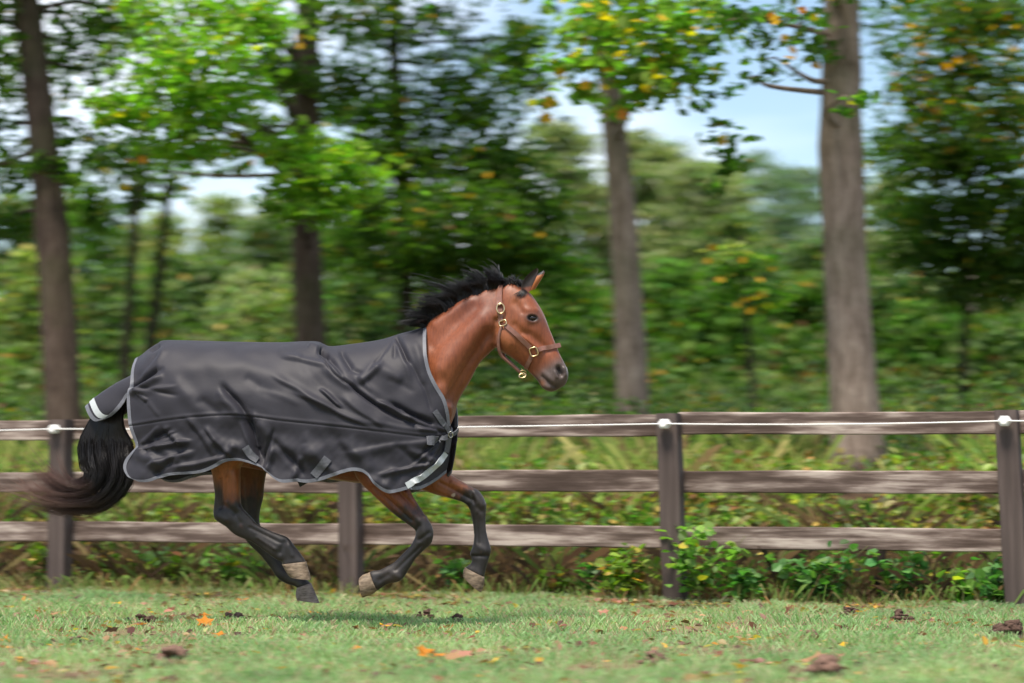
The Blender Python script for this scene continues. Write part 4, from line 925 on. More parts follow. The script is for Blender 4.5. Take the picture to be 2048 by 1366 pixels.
# ears join the body mesh
def ear(base_f, base_b, tip, w, out, lean):
    """a leaf-shaped ear: base edge points, tip; opening faces `out`"""
    rows, nS, nT = [], 11, 14
    a, b, t = np.array(base_f, float), np.array(base_b, float), np.array(tip, float)
    Vv = []
    for i in range(nS + 1):
        s = i / nS
        c = (a + b) / 2 * (1 - s) + t * s; c = c + np.array([lean * math.sin(s * math.pi), 0])
        prof = (0.72 + 0.9 * s - 0.2 * s * s) * (1 - s ** 3.2) ** .8 if s < 1 else 0.0
        hw = np.linalg.norm(a - b) / 2 * max(prof, .02)
        ax = (a - b) / np.linalg.norm(a - b)
        for k in range(nT):
            th = 2 * math.pi * k / nT
            if k <= nT // 2:     # outer skin, round
                u, v = math.cos(th), math.sin(th) * .75
            else:                # inner hollow
                u, v = math.cos(th) * .88, math.sin(th) * -.45
            p2 = c + ax * u * hw
            Vv.append(L(p2[0], p2[1], w + out * (v * hw / PXM)))
    Vv = np.array(Vv); sd = nT; nR = nS + 1
    i, j = np.meshgrid(np.arange(nR - 1), np.arange(sd), indexing='ij')
    q = (i * sd + j).ravel(); r2 = (i * sd + (j + 1) % sd).ravel()
    return Vv, np.stack([q, r2, r2 + sd, q + sd], -1)
e1 = ear((1063, 583), (1038, 588), (1074, 535.5), -.050, 1.0, -4.0)
e2 = ear((1073, 578), (1053, 583), (1087, 541), .055, -1.0, -2.0)
eC1 = np.tile(np.array([.026, .018, .016]), (len(e1[0]), 1)); eC1[:42] = eC1[:42] * .45 + bay * .55
eC2 = np.tile(tan * 1.15, (len(e2[0]), 1)); eC2[-40:] = blk * 2
VV, FF = merge([(P, polys), e1, e2])
CC = np.vstack([Cc, eC1, eC2])
body = new_obj('body', np_mesh('body', VV, FF, m_coat, attr={'coat': CC}), horse)
bvh_body = BVHTree.FromPolygons([Vector(p) for p in P], polys.tolist())
camL = Vector((CAM - H0) @ HM.T)
def hit(px, py, bvh, off=0.0):
    q = Vector(L(px, py, 0.0)); d = (q - camL).normalized()
    h = bvh.ray_cast(camL, d)
    if h[0] is None:
        h = bvh.find_nearest(q)
    nrm = h[1] if h[1].dot(d) < 0 else -h[1]
    return np.array(h[0] + nrm * off), np.array(nrm)

# eyeballs
m_eye = simple('eye_dark', (.010, .007, .006), .14, .5)
p_e, n_e = hit(eye_px[0], eye_px[1], bvh_body)
for sgn in (1, -1):
    bm = bmesh.new(); bmesh.ops.create_uvsphere(bm, u_segments=20, v_segments=12, radius=.0265)
    me = bpy.data.meshes.new('eye'); bm.to_mesh(me); bm.free(); me.materials.append(m_eye)
    for p in me.polygons: p.use_smooth = True
    o = new_obj('eye', me, horse); c = p_e - n_e * .0095
    o.location = (c[0], c[1] * sgn, c[2]); o.scale = (.95, .75, .62)

# hooves
m_hoof, n_, l_, b_ = mat('hoof_horn', .6, .3)
x_ = noise(n_, l_, 30, 5, (1, 1, 3)); r_ = ramp(n_, [(.3, (.07, .05, .035)), (.52, (.17, .125, .085)), (.75, (.29, .225, .16))])
l_.new(x_.outputs['Fac'], r_.inputs['Fac']); l_.new(r_.outputs['Color'], b_.inputs['Base Color']); bump(n_, l_, b_, x_.outputs['Fac'], .3, .004)
m_hoofd, n_, l_, b_ = mat('hoof_horn_dusty', .6, .3)
x_ = noise(n_, l_, 30, 5, (1, 1, 3)); r_ = ramp(n_, [(.3, (.10, .075, .065)), (.55, (.22, .17, .15)), (.75, (.30, .24, .21))])
l_.new(x_.outputs['Fac'], r_.inputs['Fac']); l_.new(r_.outputs['Color'], b_.inputs['Base Color']); bump(n_, l_, b_, x_.outputs['Fac'], .3, .004)
m_sole = simple('hoof_sole', (.045, .036, .03), .85, .2, .5, 40, bmp=.5)
def hoof(rows, w0, m=m_hoof):
    R, _ = smooth_rows(rows, 10)
    v, f, _ = pair_loft(R, w0, 22, 2.1)
    o = new_obj('hoof', np_mesh('hoof', v, [f[0], f[1][:22]], m), horse)
    last = v[-24:-2] if False else v[9 * 22:10 * 22]
    c = last.mean(0); nrm = np.cross(last[5] - c, last[0] - c); nrm /= np.linalg.norm(nrm)
    back = c - (v[8 * 22:9 * 22].mean(0)); nrm = nrm * np.sign(nrm @ back)
    s_v = np.vstack([last, c + (last - c) * .86 - nrm * .004, c - nrm * .012]); k = np.arange(22)
    new_obj('sole', np_mesh('sole', s_v, [np.stack([k, (k + 1) % 22, 22 + (k + 1) % 22, 22 + k], -1), np.stack([22 + k, 22 + (k + 1) % 22, np.full(22, 44)], -1)], m_sole), o)
hoof([(755, 1180, 740, 1144, .036), (747, 1187, 733, 1147, .041), (735, 1192, 725, 1150, .045), (726, 1195, 719, 1156, .047)], near_w)
hoof([(969, 1154, 930, 1134, .036), (969, 1164, 927, 1140, .041), (966, 1176, 926, 1147, .045), (962, 1185, 927, 1153, .046)], far_w)
hoof([(613, 1123, 564, 1129, .037), (616, 1136, 569, 1138, .042), (620, 1149, 575, 1148, .046), (622, 1160, 582, 1155, .048)], near_w - .01)
hoof([(622, 1166, 594, 1176, .036), (628, 1180, 592, 1184, .041), (634, 1194, 592, 1193, .045), (639, 1206, 594, 1200, .046)], far_w + .02, m_hoofd)

# ---- hair: mane, forelock, tail as strands
def strands(paths, r0, taper=.25):
    """paths (n, k, 3): a three-sided tapering hair along each"""
    n_s, k = paths.shape[:2]
    T = np.gradient(paths, axis=1); T /= np.linalg.norm(T, axis=2, keepdims=True) + 1e-9
    A = np.cross(T, np.array([0.3, 1.0, 0.2])); A /= np.linalg.norm(A, axis=2, keepdims=True) + 1e-9
    B = np.cross(T, A)
    u = np.linspace(0, 1, k); R = r0 * (1 - (1 - taper) * u ** 2)
    R = np.asarray(r0).reshape(-1, 1) * (1 - (1 - taper) * u ** 1.5)[None] if np.ndim(r0) else np.tile(R, (n_s, 1))
    V = np.stack([paths + R[..., None] * (A * math.cos(a) + B * math.sin(a)) for a in (0, 2.094, 4.189)], 2).reshape(-1, 3)
    s, i, j = np.meshgrid(np.arange(n_s), np.arange(k - 1), np.arange(3), indexing='ij')
    q = s * k * 3 + i * 3
    a = (q + j).ravel(); b = (q + (j + 1) % 3).ravel()
    return V, np.stack([a, b, b + 3, a + 3], -1), np.repeat(np.tile(u, n_s), 3)
m_hair, n_, l_, b_ = mat('black_hair', .38, .45)
a_ = n_.new('ShaderNodeAttribute'); a_.attribute_name = 'tip'
r_ = ramp(n_, [(0, (.006, .0055, .0065)), (1, (.012, .011, .012))])
l_.new(a_.outputs['Fac'], r_.inputs['Fac']); l_.new(r_.outputs['Color'], b_.inputs['Base Color'])
m_tail, n_, l_, b_ = mat('tail_hair', .4, .4)
a_ = n_.new('ShaderNodeAttribute'); a_.attribute_name = 'tip'
r_ = ramp(n_, [(0, (.006, .0055, .006)), (.55, (.009, .007, .007)), (.75, (.06, .028, .022)), (1, (.17, .080, .060))])
l_.new(a_.outputs['Fac'], r_.inputs['Fac']); l_.new(r_.outputs['Color'], b_.inputs['Base Color'])

crest = catmull([(846, 654), (873, 631), (907, 610), (944, 590), (984, 580), (1012, 577)], 60)
tipx = catmull([(806, 642), (824, 610), (862, 580), (912, 556), (956, 544), (990, 536), (1004, 548)], 60)
def mane_paths(n_lock, per, k=8):
    out = []
    for q in range(n_lock):
        s0 = (q + rng.random()) / n_lock
        ln0 = rng.uniform(.55, 1.02) * (1.22 if rng.random() < .22 else 1); side0 = rng.normal(-.010, .035); back0 = rng.normal(-5, 10); droop = rng.uniform(0, 14) * (1.6 - s0)
        w00 = rng.normal(0, .010)
        for _ in range(per):
            s = np.clip(s0 + rng.normal(0, .018), 0, 1); i = s * 59; i0 = min(int(i), 58); f = i - i0
            b = crest[i0] * (1 - f) + crest[i0 + 1] * f + [0, 3 + rng.normal(0, 1)]
            iz = min(int(s0 * 59), 58); t = tipx[iz] * .75 + (tipx[i0] * (1 - f) + tipx[i0 + 1] * f) * .25
            ln = ln0 * rng.uniform(.72, 1.03) if rng.random() > .04 else ln0 * 1.3
            v = (t - b) * ln
            e = b + v + np.array([back0 * ln + rng.normal(0, 1.6), droop * ln * .6 + rng.normal(0, 1.6)])
            mid = b + v * np.array([.25, .75]) + [rng.normal(2, 1.5), rng.normal(-3, 1.5)]
            u = np.linspace(0, 1, k)[:, None]
            p2 = (1 - u) ** 2 * b + 2 * u * (1 - u) * mid + u * u * e
            p2 = p2 + np.array([1.6, .8]) * np.sin(u * 5 + q) * u
            out.append(L(p2[:, 0], p2[:, 1], w00 + rng.normal(0, .006) + (side0 + rng.normal(0, .008)) * u[:, 0] ** 1.4))
    return np.array(out)
mp_ = mane_paths(110, 42)
v, f, tip = strands(mp_, .0018, .2)
new_obj('mane', np_mesh('mane', v, f, m_hair, attr={'tip': tip}), horse)
# short hair falling over the near side of the crest plus the forelock tuft between the ears
out = []
for _ in range(520):
    s = rng.random(); b = np.array([1010 + 30 * s, 574 - 12 * s]) + rng.normal(0, 1.5, 2)
    t = b + np.array([rng.normal(-8 + 10 * s, 6), rng.uniform(-20, -6)]) * rng.uniform(.5, 1)
    if s > .7: t = b + np.array([rng.normal(6, 5), rng.uniform(-2, 14)])
    u = np.linspace(0, 1, 7)[:, None]
    p2 = b + (t - b) * u + np.array([0, -5.0]) * (u * (1 - u) * 2)
    out.append(L(p2[:, 0], p2[:, 1], rng.normal(0, .02) + rng.normal(0, .02) * u[:, 0]))
v, f, tip = strands(np.array(out), .002, .2)
new_obj('forelock', np_mesh('forelock', v, f, m_hair, attr={'tip': tip}), horse)
# tuft of dark hair below the near ear
out = []
for _ in range(46):
    b = np.array([rng.uniform(1042, 1055), 582 + rng.normal(0, 2)]); t = b + np.array([rng.uniform(-17, -6) + (b[0] - 1050) * .3, rng.uniform(5, 16)])
    u = np.linspace(0, 1, 6)[:, None]; p2 = b + (t - b) * u
    pts = np.array([hit(x, y, bvh_body, .004)[0] for x, y in p2]); pts[:, 1] -= .012 * (1 - u[:, 0])
    out.append(pts)
v, f, tip = strands(np.array(out), .0013, .2)
new_obj('ear_tuft', np_mesh('ear_tuft', v, f, m_hair, attr={'tip': tip}), horse)
# tail: falls from the dock, then streams out behind
def tail_paths(n_lock, per, k=14):
    out, ts = [], []
    core = catmull([(266, 776), (232, 812), (213, 855), (212, 905), (218, 948), (192, 986), (140, 994), (90, 978), (44, 944)], 60)
    hw = np.interp(np.linspace(0, 1, 60), [0, .12, .2, .32, .45, .58, .68, .8, .9, 1], [5, 14, 28, 50, 50, 38, 30, 32, 36, 46])
    T = np.gradient(core, axis=0); T /= np.linalg.norm(T, axis=1)[:, None]; Nn = np.stack([-T[:, 1], T[:, 0]], -1)
    for q in range(n_lock):
        kind = rng.random()
        end0 = rng.uniform(.42, .60) if kind < .42 else rng.uniform(.64, .86) if kind < .68 else rng.uniform(.84, 1.0)
        lane0 = rng.uniform(-1, 1)
        fall = rng.uniform(.3, 1.0) if kind < .42 else 0.0          # short locks hang straight down
        w0 = rng.normal(0, .05); wav = rng.uniform(0, 6.28); drift = np.array([rng.normal(0, 22), rng.normal(0, 14)])
        for _ in range(per):
            end = min(1.0, end0 * rng.uniform(.9, 1.05)); lane = lane0 + rng.normal(0, .06)
            u = np.linspace(0.0, end, k) * 59
            i0 = np.clip(u.astype(int), 0, 58); f = (u - i0)[:, None]; uu = u / 59
            c = core[i0] * (1 - f) + core[i0 + 1] * f; nn = Nn[i0] * (1 - f) + Nn[i0 + 1] * f; h = np.interp(u, np.arange(60), hw)
            p2 = c - nn * (lane * h)[:, None]
            p2 += np.array([3.0, 1.5]) * (np.sin(uu * 11 + wav) * uu)[:, None]
            if fall: p2 += fall * np.array([0.0, 16.0]) * (np.clip(uu / end - .6, 0, 1) ** 1.5)[:, None] * 2
            p2 += drift * (uu[:, None] ** 4) + rng.normal(0, .9, 2) + np.array([rng.normal(0, 6), rng.normal(0, 5)]) * (uu[:, None] ** 3)
            w = (w0 + rng.normal(0, .012)) * np.interp(uu, [0, .2, .6, 1], [.2, 1, 1, .8]) + .02
            w = np.where(uu < .36, np.clip(w, -.035, .06), w)
            out.append(L(p2[:, 0], p2[:, 1], w)); ts.append(uu)
    return np.array(out), np.array(ts)
tp_, ts_ = tail_paths(170, 24)
v, f, tip = strands(tp_, .0015, .15)
new_obj('tail', np_mesh('tail', v, f, m_tail, attr={'tip': np.repeat(ts_.ravel(), 3)}), horse)
# ================================================================== the turnout rug
rug = empty('horse_rug', (hx0, HORSE_Y, 0), HROT, 'charcoal turnout rug with grey binding worn by the bay horse', 'horse rug')
m_rug, n_, l_, b_ = mat('rug_nylon', .58, .29)
x_ = noise(n_, l_, 5, 4); r_ = ramp(n_, [(.3, (.0170, .0162, .0222)), (.7, (.0230, .0220, .0295))])
l_.new(x_.outputs['Fac'], r_.inputs['Fac']); l_.new(r_.outputs['Color'], b_.inputs['Base Color'])
wv = n_.new('ShaderNodeTexWave'); wv.inputs['Scale'].default_value = 130; wv.bands_direction = 'X'
wv2 = n_.new('ShaderNodeTexWave'); wv2.inputs['Scale'].default_value = 130; wv2.bands_direction = 'Z'
tcc = n_.new('ShaderNodeTexCoord'); l_.new(tcc.outputs['Object'], wv.inputs['Vector']); l_.new(tcc.outputs['Object'], wv2.inputs['Vector'])
ad = n_.new('ShaderNodeMath'); ad.operation = 'ADD'; l_.new(wv.outputs['Fac'], ad.inputs[0]); l_.new(wv2.outputs['Fac'], ad.inputs[1])
b1 = n_.new('ShaderNodeBump'); b1.inputs['Strength'].default_value = .12; b1.inputs['Distance'].default_value = .001
l_.new(ad.outputs[0], b1.inputs['Height'])
cr = noise(n_, l_, 9, 5, (1, 1, 1.6), rough=.6)
b2 = n_.new('ShaderNodeBump'); b2.inputs['Strength'].default_value = .10; b2.inputs['Distance'].default_value = .012
l_.new(cr.outputs['Fac'], b2.inputs['Height']); l_.new(b1.outputs['Normal'], b2.inputs['Normal']); l_.new(b2.outputs['Normal'], b_.inputs['Normal'])
b_.inputs['Sheen Weight'].default_value = .06; b_.inputs['Sheen Roughness'].default_value = .4
m_bind = simple('rug_binding', (.115, .12, .14), .55, .35, .15, 60)
m_strip = simple('reflective_tape', (.38, .41, .42), .4, .5, .10, 40)
m_web = simple('strap_webbing', (.075, .078, .09), .6, .3, .2, 90, bmp=.3)
m_steel = simple('buckle_steel', (.45, .44, .42), .25, .5, .1, 30, metal=1.0)
m_navy = simple('lining_navy', (.02, .028, .05), .7, .3)

NS, NT = 240, 136
top = catmull([(272, 718), (286, 708), (300, 697), (316, 687), (332, 681), (400, 682), (470, 684), (560, 685), (612, 683), (636, 684), (648, 689), (662, 693), (700, 689), (760, 680), (800, 668), (830, 660), (852, 652)], NS)
bot = catmull([(262, 957), (275, 963), (295, 963), (320, 955), (345, 949), (389, 946), (409, 942), (430, 933), (450, 922), (476, 920), (500, 926), (516, 932), (530, 940), (541, 951), (553, 960), (567, 964),
               (592, 962), (612, 964), (639, 960), (672, 949), (700, 941), (722, 942), (735, 950), (746, 964), (761, 978), (778, 985), (798, 982), (817, 977), (835, 978), (852, 973), (874, 960), (893, 945)], NS)
rear = catmull([(272, 718), (266, 735), (262, 760), (257, 785), (256, 810), (258, 840), (263, 862), (270, 884), (272, 896), (264, 905), (251, 919), (247, 934), (252, 948), (262, 957)], NT)
front = catmull([(852, 652), (851, 684), (852, 711), (859, 742), (873, 771), (889, 798), (896, 824), (899, 846), (902, 868), (902, 890), (898, 920), (893, 945)], NT)
S, T_ = np.meshgrid(np.linspace(0, 1, NS), np.linspace(0, 1, NT), indexing='ij')
G = (1 - T_[..., None]) * top[:, None] + T_[..., None] * bot[:, None] + (1 - S[..., None]) * rear[None] + S[..., None] * front[None] \
    - ((1 - S) * (1 - T_))[..., None] * top[0] - ((1 - S) * T_)[..., None] * bot[0] - (S * (1 - T_))[..., None] * top[-1] - (S * T_)[..., None] * bot[-1]
tabS = [0, .06, .15, .3, .5, .7, .82, .92, 1]; tabT = [0, .03, .08, .2, .4, .6, .8, 1]
tab = np.array([[0, 0, 0, 0, 0, 0, 0, 0, 0],
                [.055, .075, .09, .09, .088, .080, .075, .065, .05],
                [.10, .135, .155, .155, .15, .142, .135, .118, .09],
                [.16, .205, .235, .24, .235, .225, .21, .18, .145],
                [.205, .255, .285, .295, .29, .27, .24, .195, .155],
                [.22, .27, .30, .305, .30, .285, .255, .205, .135],
                [.23, .275, .30, .30, .295, .285, .255, .20, .07],
                [.25, .29, .305, .30, .285, .285, .265, .20, .06]])
rowsS = np.array([np.interp(np.linspace(0, 1, NS), tabS, r) for r in tab])
W = np.stack([np.interp(np.linspace(0, 1, NT), tabT, rowsS[:, i]) for i in range(NS)])
for _ in range(60):
    Wp = np.pad(W, 1, mode='edge'); Wp[:, 0] = -Wp[:, 2]
    W = .5 * W + .125 * (Wp[:-2, 1:-1] + Wp[2:, 1:-1] + Wp[1:-1, :-2] + Wp[1:-1, 2:])
    W[:, 0] = 0
W += .022 * sstep(.8, 1, T_) * (np.exp(-((G[..., 0] - 275) / 40) ** 2) + np.exp(-((G[..., 0] - 560) / 45) ** 2) + np.exp(-((G[..., 0] - 780) / 40) ** 2))
R0 = L(G[..., 0], G[..., 1], -W)
def grid_normals(A):
    du = np.gradient(A, axis=0); dv = np.gradient(A, axis=1)
    nn = np.cross(du, dv); nn /= np.linalg.norm(nn, axis=-1, keepdims=True) + 1e-12
    return nn
Ng = grid_normals(R0)
if Ng[NS // 2, NT // 2, 1] > 0: Ng = -Ng
# folds: (x1,y1,x2,y2, half-width px, height m, skew) - skew>0 makes the lower/right flank steep
folds = [(270, 905, 330, 935, 12, .016, 0), (420, 880, 490, 900, 12, .012, 0), (560, 900, 640, 905, 16, .012, 0), (700, 880, 740, 940, 14, .012, 0), (330, 735, 470, 720, 26, .006, 0), (690, 800, 760, 850, 12, .010, 1), (820, 900, 880, 930, 8, .012, 0), (789, 671, 817, 721, 5, -.020, 0), (817, 721, 845, 770, 4, -.006, 0), (845, 770, 862, 818, 4, -.006, 0), (684, 704, 700, 735, 6, -.014, 0), (700, 735, 722, 748, 6, -.010, 0),
         (722, 764, 756, 735, 11, .016, 1), (756, 735, 800, 760, 12, .010, 0), (759, 807, 822, 838, 6, .016, 1), (800, 818, 824, 842, 4, .014, 1), (642, 782, 681, 812, 5, .014, 1),
         (603, 790, 722, 846, 8, .012, 1), (556, 757, 656, 818, 10, .010, 1), (570, 715, 645, 732, 7, .010, 1), (645, 732, 700, 775, 8, .010, 0), (764, 946, 856, 930, 6, .016, -1), (700, 905, 870, 880, 12, .008, -1),
         (545, 879, 606, 946, 8, -.020, 0), (520, 850, 560, 900, 10, .012, 0), (495, 838, 526, 925, 9, -.024, 0), (263, 772, 310, 739, 4, -.028, 0), (266, 784, 318, 752, 7, .018, -1), (269, 786, 345, 774, 7, .010, -1), (263, 766, 316, 707, 6, -.010, 0),
         (285, 745, 330, 700, 6, .007, 0), (448, 773, 489, 827, 6, -.018, 0), (440, 785, 478, 832, 9, .010, 0), (489, 833, 530, 921, 10, -.014, 0), (330, 857, 363, 889, 9, .018, 1), (281, 898, 372, 884, 7, .020, -1), (290, 888, 340, 862, 5, -.016, 0),
         (412, 860, 462, 912, 8, .014, 1), (380, 840, 425, 905, 9, .010, 1), (300, 930, 380, 905, 9, .014, -1), (310, 948, 350, 915, 6, -.012, 0), (350, 935, 440, 915, 8, .012, -1), (400, 800, 440, 830, 10, -.008, 0),
         (610, 870, 650, 930, 12, .010, 0), (660, 860, 700, 930, 12, -.008, 0), (640, 700, 655, 714, 5, -.035, 0), (620, 690, 636, 700, 8, .012, 0), (655, 714, 690, 762, 5, -.012, 0), (690, 762, 750, 806, 5, -.012, 0), (750, 806, 800, 835, 5, -.010, 0),
         (665, 735, 710, 770, 10, .010, 0), (300, 700, 318, 686, 5, -.016, 0), (480, 720, 560, 770, 16, .006, 0), (350, 760, 400, 820, 14, .006, 0), (560, 700, 600, 720, 10, .006, 0), (830, 690, 850, 760, 9, .008, 0),
         (700, 950, 760, 965, 8, .010, 0), (530, 940, 545, 900, 6, .014, 0), (585, 955, 600, 915, 6, .010, 0), (440, 925, 470, 890, 7, .010, 0), (772, 975, 790, 940, 9, .012, 0)]
fr = np.random.default_rng(11)
def radiate(cx, cy, a0, a1, n_f, r0, r1, amp):
    for _ in range(n_f):
        a = math.radians(fr.uniform(a0, a1)); s = fr.uniform(r0 * .25, r0); e = fr.uniform(r0, r1)
        folds.append((cx + s * math.cos(a), cy - s * math.sin(a), cx + e * math.cos(a + fr.normal(0, .08)), cy - e * math.sin(a), fr.uniform(3.5, 7.5), amp * fr.uniform(.4, 1.1) * fr.choice([1, -1]), fr.choice([0, 1, -1])))
radiate(896, 866, 140, 235, 12, 45, 170, .010)
radiate(262, 775, -50, 45, 6, 30, 110, .008)
radiate(270, 895, -30, 60, 6, 25, 90, .010)
radiate(520, 930, 60, 150, 5, 30, 110, .009)
radiate(790, 672, 200, 290, 5, 25, 90, .006)
for _ in range(14):
    x, y = fr.uniform(290, 830), fr.uniform(850, 950)
    a = math.radians(fr.uniform(-75, -25)); e = fr.uniform(28, 70)
    folds.append((x, y, x + e * math.cos(a), y - e * math.sin(a), fr.uniform(6, 12), fr.uniform(.003, .007) * fr.choice([1, -1]), 0))
for _ in range(16):
    x, y = fr.uniform(300, 800), fr.uniform(715, 840)
    a = math.radians(fr.uniform(-50, -15)); e = fr.uniform(30, 80)
    folds.append((x, y, x + e * math.cos(a), y - e * math.sin(a), fr.uniform(5, 11), fr.uniform(.0015, .0035) * fr.choice([1, -1]), 0))
def fold_disp(X, Y, lst):
    d = np.zeros(X.shape)
    for x1, y1, x2, y2, wd, am, sk in lst:
        ab = np.array([x2 - x1, y2 - y1], float); ln = np.linalg.norm(ab); ab /= ln
        wob = 1.6 * np.sin((X * .05 + Y * .04) + x1)
        u = ((X - x1) * ab[0] + (Y - y1) * ab[1]) / ln; q = (-(X - x1) * ab[1] + (Y - y1) * ab[0]) + wob
        w_ = np.where(q * sk > 0, wd * .42, wd) if sk else wd
        d += am * np.exp(-(q / w_) ** 2) * np.exp(-np.clip((np.abs(u - .5) - .35) / .22, 0, None) ** 2) * (1 - sstep(1.0, 1.5, np.abs(u - .5) * 2))
    return d
disp = fold_disp(G[..., 0], G[..., 1], [(a, b, c, d, max(w_, 3.6), h_, s_) for a, b, c, d, w_, h_, s_ in folds])
seam = catmull([(262, 852), (345, 839), (433, 831), (491, 832), (559, 841), (667, 852), (750, 862), (848, 873), (896, 872)], 60)
sy = np.interp(G[..., 0], seam[:, 0], seam[:, 1])
q = G[..., 1] - sy
disp += -.003 * np.exp(-(q / 1.5) ** 2) + .002 * np.exp(-((q + 4) / 3) ** 2)
disp += -.006 * sstep(0, 30, q) + .003 * vnoise(G, .03, 4) + .001 * vnoise(G, .09, 6) * sstep(-20, 40, q)
seam2 = catmull([(639, 706), (667, 746), (709, 776), (750, 807), (792, 832), (820, 841), (889, 864)], 60)
q2 = G[..., 1] - np.interp(G[..., 0], seam2[:, 0], seam2[:, 1], left=0, right=0)
on2 = (G[..., 0] > 637) & (G[..., 0] < 890)
disp += on2 * (.009 * np.exp(-((q2 + 5) / 5) ** 2) - .008 * np.exp(-((q2 - 2) / 2.6) ** 2))
edge = sstep(0, .03, T_)
R1 = R0 + Ng * (disp * 1.3 * edge)[..., None]
R1[..., 1] = np.minimum(R1[..., 1], 0.0)
def grid_faces(ns, nt, flip=False):
    i, j = np.meshgrid(np.arange(ns - 1), np.arange(nt - 1), indexing='ij')
    a = (i * nt + j).ravel()
    Q = np.stack([a, a + 1, a + nt + 1, a + nt], -1)
    return Q[:, ::-1] if flip else Q
far_disp = fold_disp(G[..., 0], G[..., 1], [(a + 13, b + 4, c + 9, d - 3, w_, h_, s_) for a, b, c, d, w_, h_, s_ in folds[::-1][:90]])
R2 = R0 + Ng * (far_disp * edge)[..., None]; R2[..., 1] = np.abs(R2[..., 1])
vr, fr_ = merge([(R1.reshape(-1, 3), grid_faces(NS, NT)), (R2.reshape(-1, 3), grid_faces(NS, NT, True))])
shell = new_obj('shell', np_mesh('shell', vr, fr_, m_rug), rug)
wm = shell.modifiers.new('weld', 'WELD'); wm.merge_threshold = .0006
sm = shell.modifiers.new('thick', 'SOLIDIFY'); sm.thickness = .004; sm.offset = 0
bvh_rug = BVHTree.FromPolygons([Vector(p) for p in vr], np.vstack(fr_).tolist())

def band(outer, inner_dir, nrm, width, thick, name, m, parent):
    """flat webbing folded over an edge: outer edge points, direction into the cloth, surface normal"""
    a, b = outer - inner_dir * .004, outer + inner_dir * width
    ring = np.stack([a + nrm * thick, b + nrm * thick, b - nrm * thick, a - nrm * thick], 1)
    k = len(ring); v = ring.reshape(-1, 3)
    i, j = np.meshgrid(np.arange(k - 1), np.arange(4), indexing='ij')
    p, q_ = (i * 4 + j).ravel(), (i * 4 + (j + 1) % 4).ravel()
    return new_obj(name, np_mesh(name, v, [np.stack([p, q_, q_ + 4, p + 4], -1), np.array([[0, 1, 2, 3], [4 * k - 1, 4 * k - 2, 4 * k - 3, 4 * k - 4]])], m, smooth=False), parent)
unit = lambda a: a / (np.linalg.norm(a, axis=-1, keepdims=True) + 1e-9)
for Rk in (R1, R2):
    Nk = grid_normals(Rk)
    band(Rk[2:, -1], unit(Rk[2:, -4] - Rk[2:, -1]), Nk[2:, -1], .014, .0045, 'hem_binding', m_bind, rug)
    band(Rk[0], unit(Rk[3] - Rk[0]), Nk[1], .015, .0045, 'rear_binding', m_bind, rug)
    band(Rk[-1, :94], unit(Rk[-4, :94] - Rk[-1, :94]), Nk[-2, :94], .015, .0045, 'neck_binding', m_bind, rug)

def ribbon(path, width, bvh, name, m, parent, off=.006, thick=.003, n_p=24, mirror_=False, extra=None, pts3=None):
    """flat strap laid over a surface along photo positions"""
    if pts3 is None:
        pp = catmull(path, n_p); H = [hit(x, y, bvh, off) for x, y in pp]
        P3 = np.array([h[0] for h in H]); N3 = np.array([h[1] for h in H])
        if extra is not None:
            P3 = np.vstack([P3, extra[0]]); N3 = np.vstack([N3, extra[1]])
        for _ in range(4):
            P3[1:-1] = .5 * P3[1:-1] + .25 * (P3[:-2] + P3[2:]); N3[1:-1] = unit(.5 * N3[1:-1] + .25 * (N3[:-2] + N3[2:]))
    else: P3, N3 = pts3
    if mirror_: P3 = P3 * [1, -1, 1]; N3 = N3 * [1, -1, 1]
    t3 = unit(np.gradient(P3, axis=0)); s3 = unit(np.cross(N3, t3)); n3 = unit(np.cross(t3, s3))
    h = width / 2
    ring = np.stack([P3 + s3 * h + n3 * thick, P3 - s3 * h + n3 * thick, P3 - s3 * h - n3 * thick, P3 + s3 * h - n3 * thick], 1)
    k = len(ring); v = ring.reshape(-1, 3)
    i, j = np.meshgrid(np.arange(k - 1), np.arange(4), indexing='ij')
    p, q_ = (i * 4 + j).ravel(), (i * 4 + (j + 1) % 4).ravel()
    return new_obj(name, np_mesh(name, v, [np.stack([p, q_, q_ + 4, p + 4], -1), np.array([[0, 1, 2, 3], [4 * k - 1, 4 * k - 2, 4 * k - 3, 4 * k - 4]])], m, smooth=False), parent)
# reflective chest stripe, straps, buckles
o = ribbon([(812, 972), (830, 962), (848, 950), (858, 941)], .034, bvh_rug, 'reflective_stripe', m_strip, rug)
o = ribbon([(857, 942), (866, 934), (878, 923), (890, 906)], .034, bvh_rug, 'reflective_stripe', m_strip, rug, off=.008)
ribbon([(869, 822), (880, 838), (889, 851)], .030, bvh_rug, 'chest_strap', m_web, rug)
ribbon([(887, 848), (895, 858), (899, 867)], .024, bvh_rug, 'chest_strap', m_web, rug, off=.010)
ribbon([(853, 882), (868, 881), (881, 879)], .050, bvh_rug, 'chest_strap', m_web, rug)
ribbon([(880, 879), (890, 875), (898, 868)], .026, bvh_rug, 'chest_strap', m_web, rug, off=.010)
ribbon([(895, 874), (893, 888), (889, 904)], .036, bvh_rug, 'chest_strap', m_web, rug, off=.012)
ribbon([(655, 917), (641, 936), (628, 952)], .046, bvh_rug, 'belly_strap', m_web, rug)
ribbon([(490, 894), (500, 908), (514, 922)], .040, bvh_rug, 'belly_strap', m_web, rug)
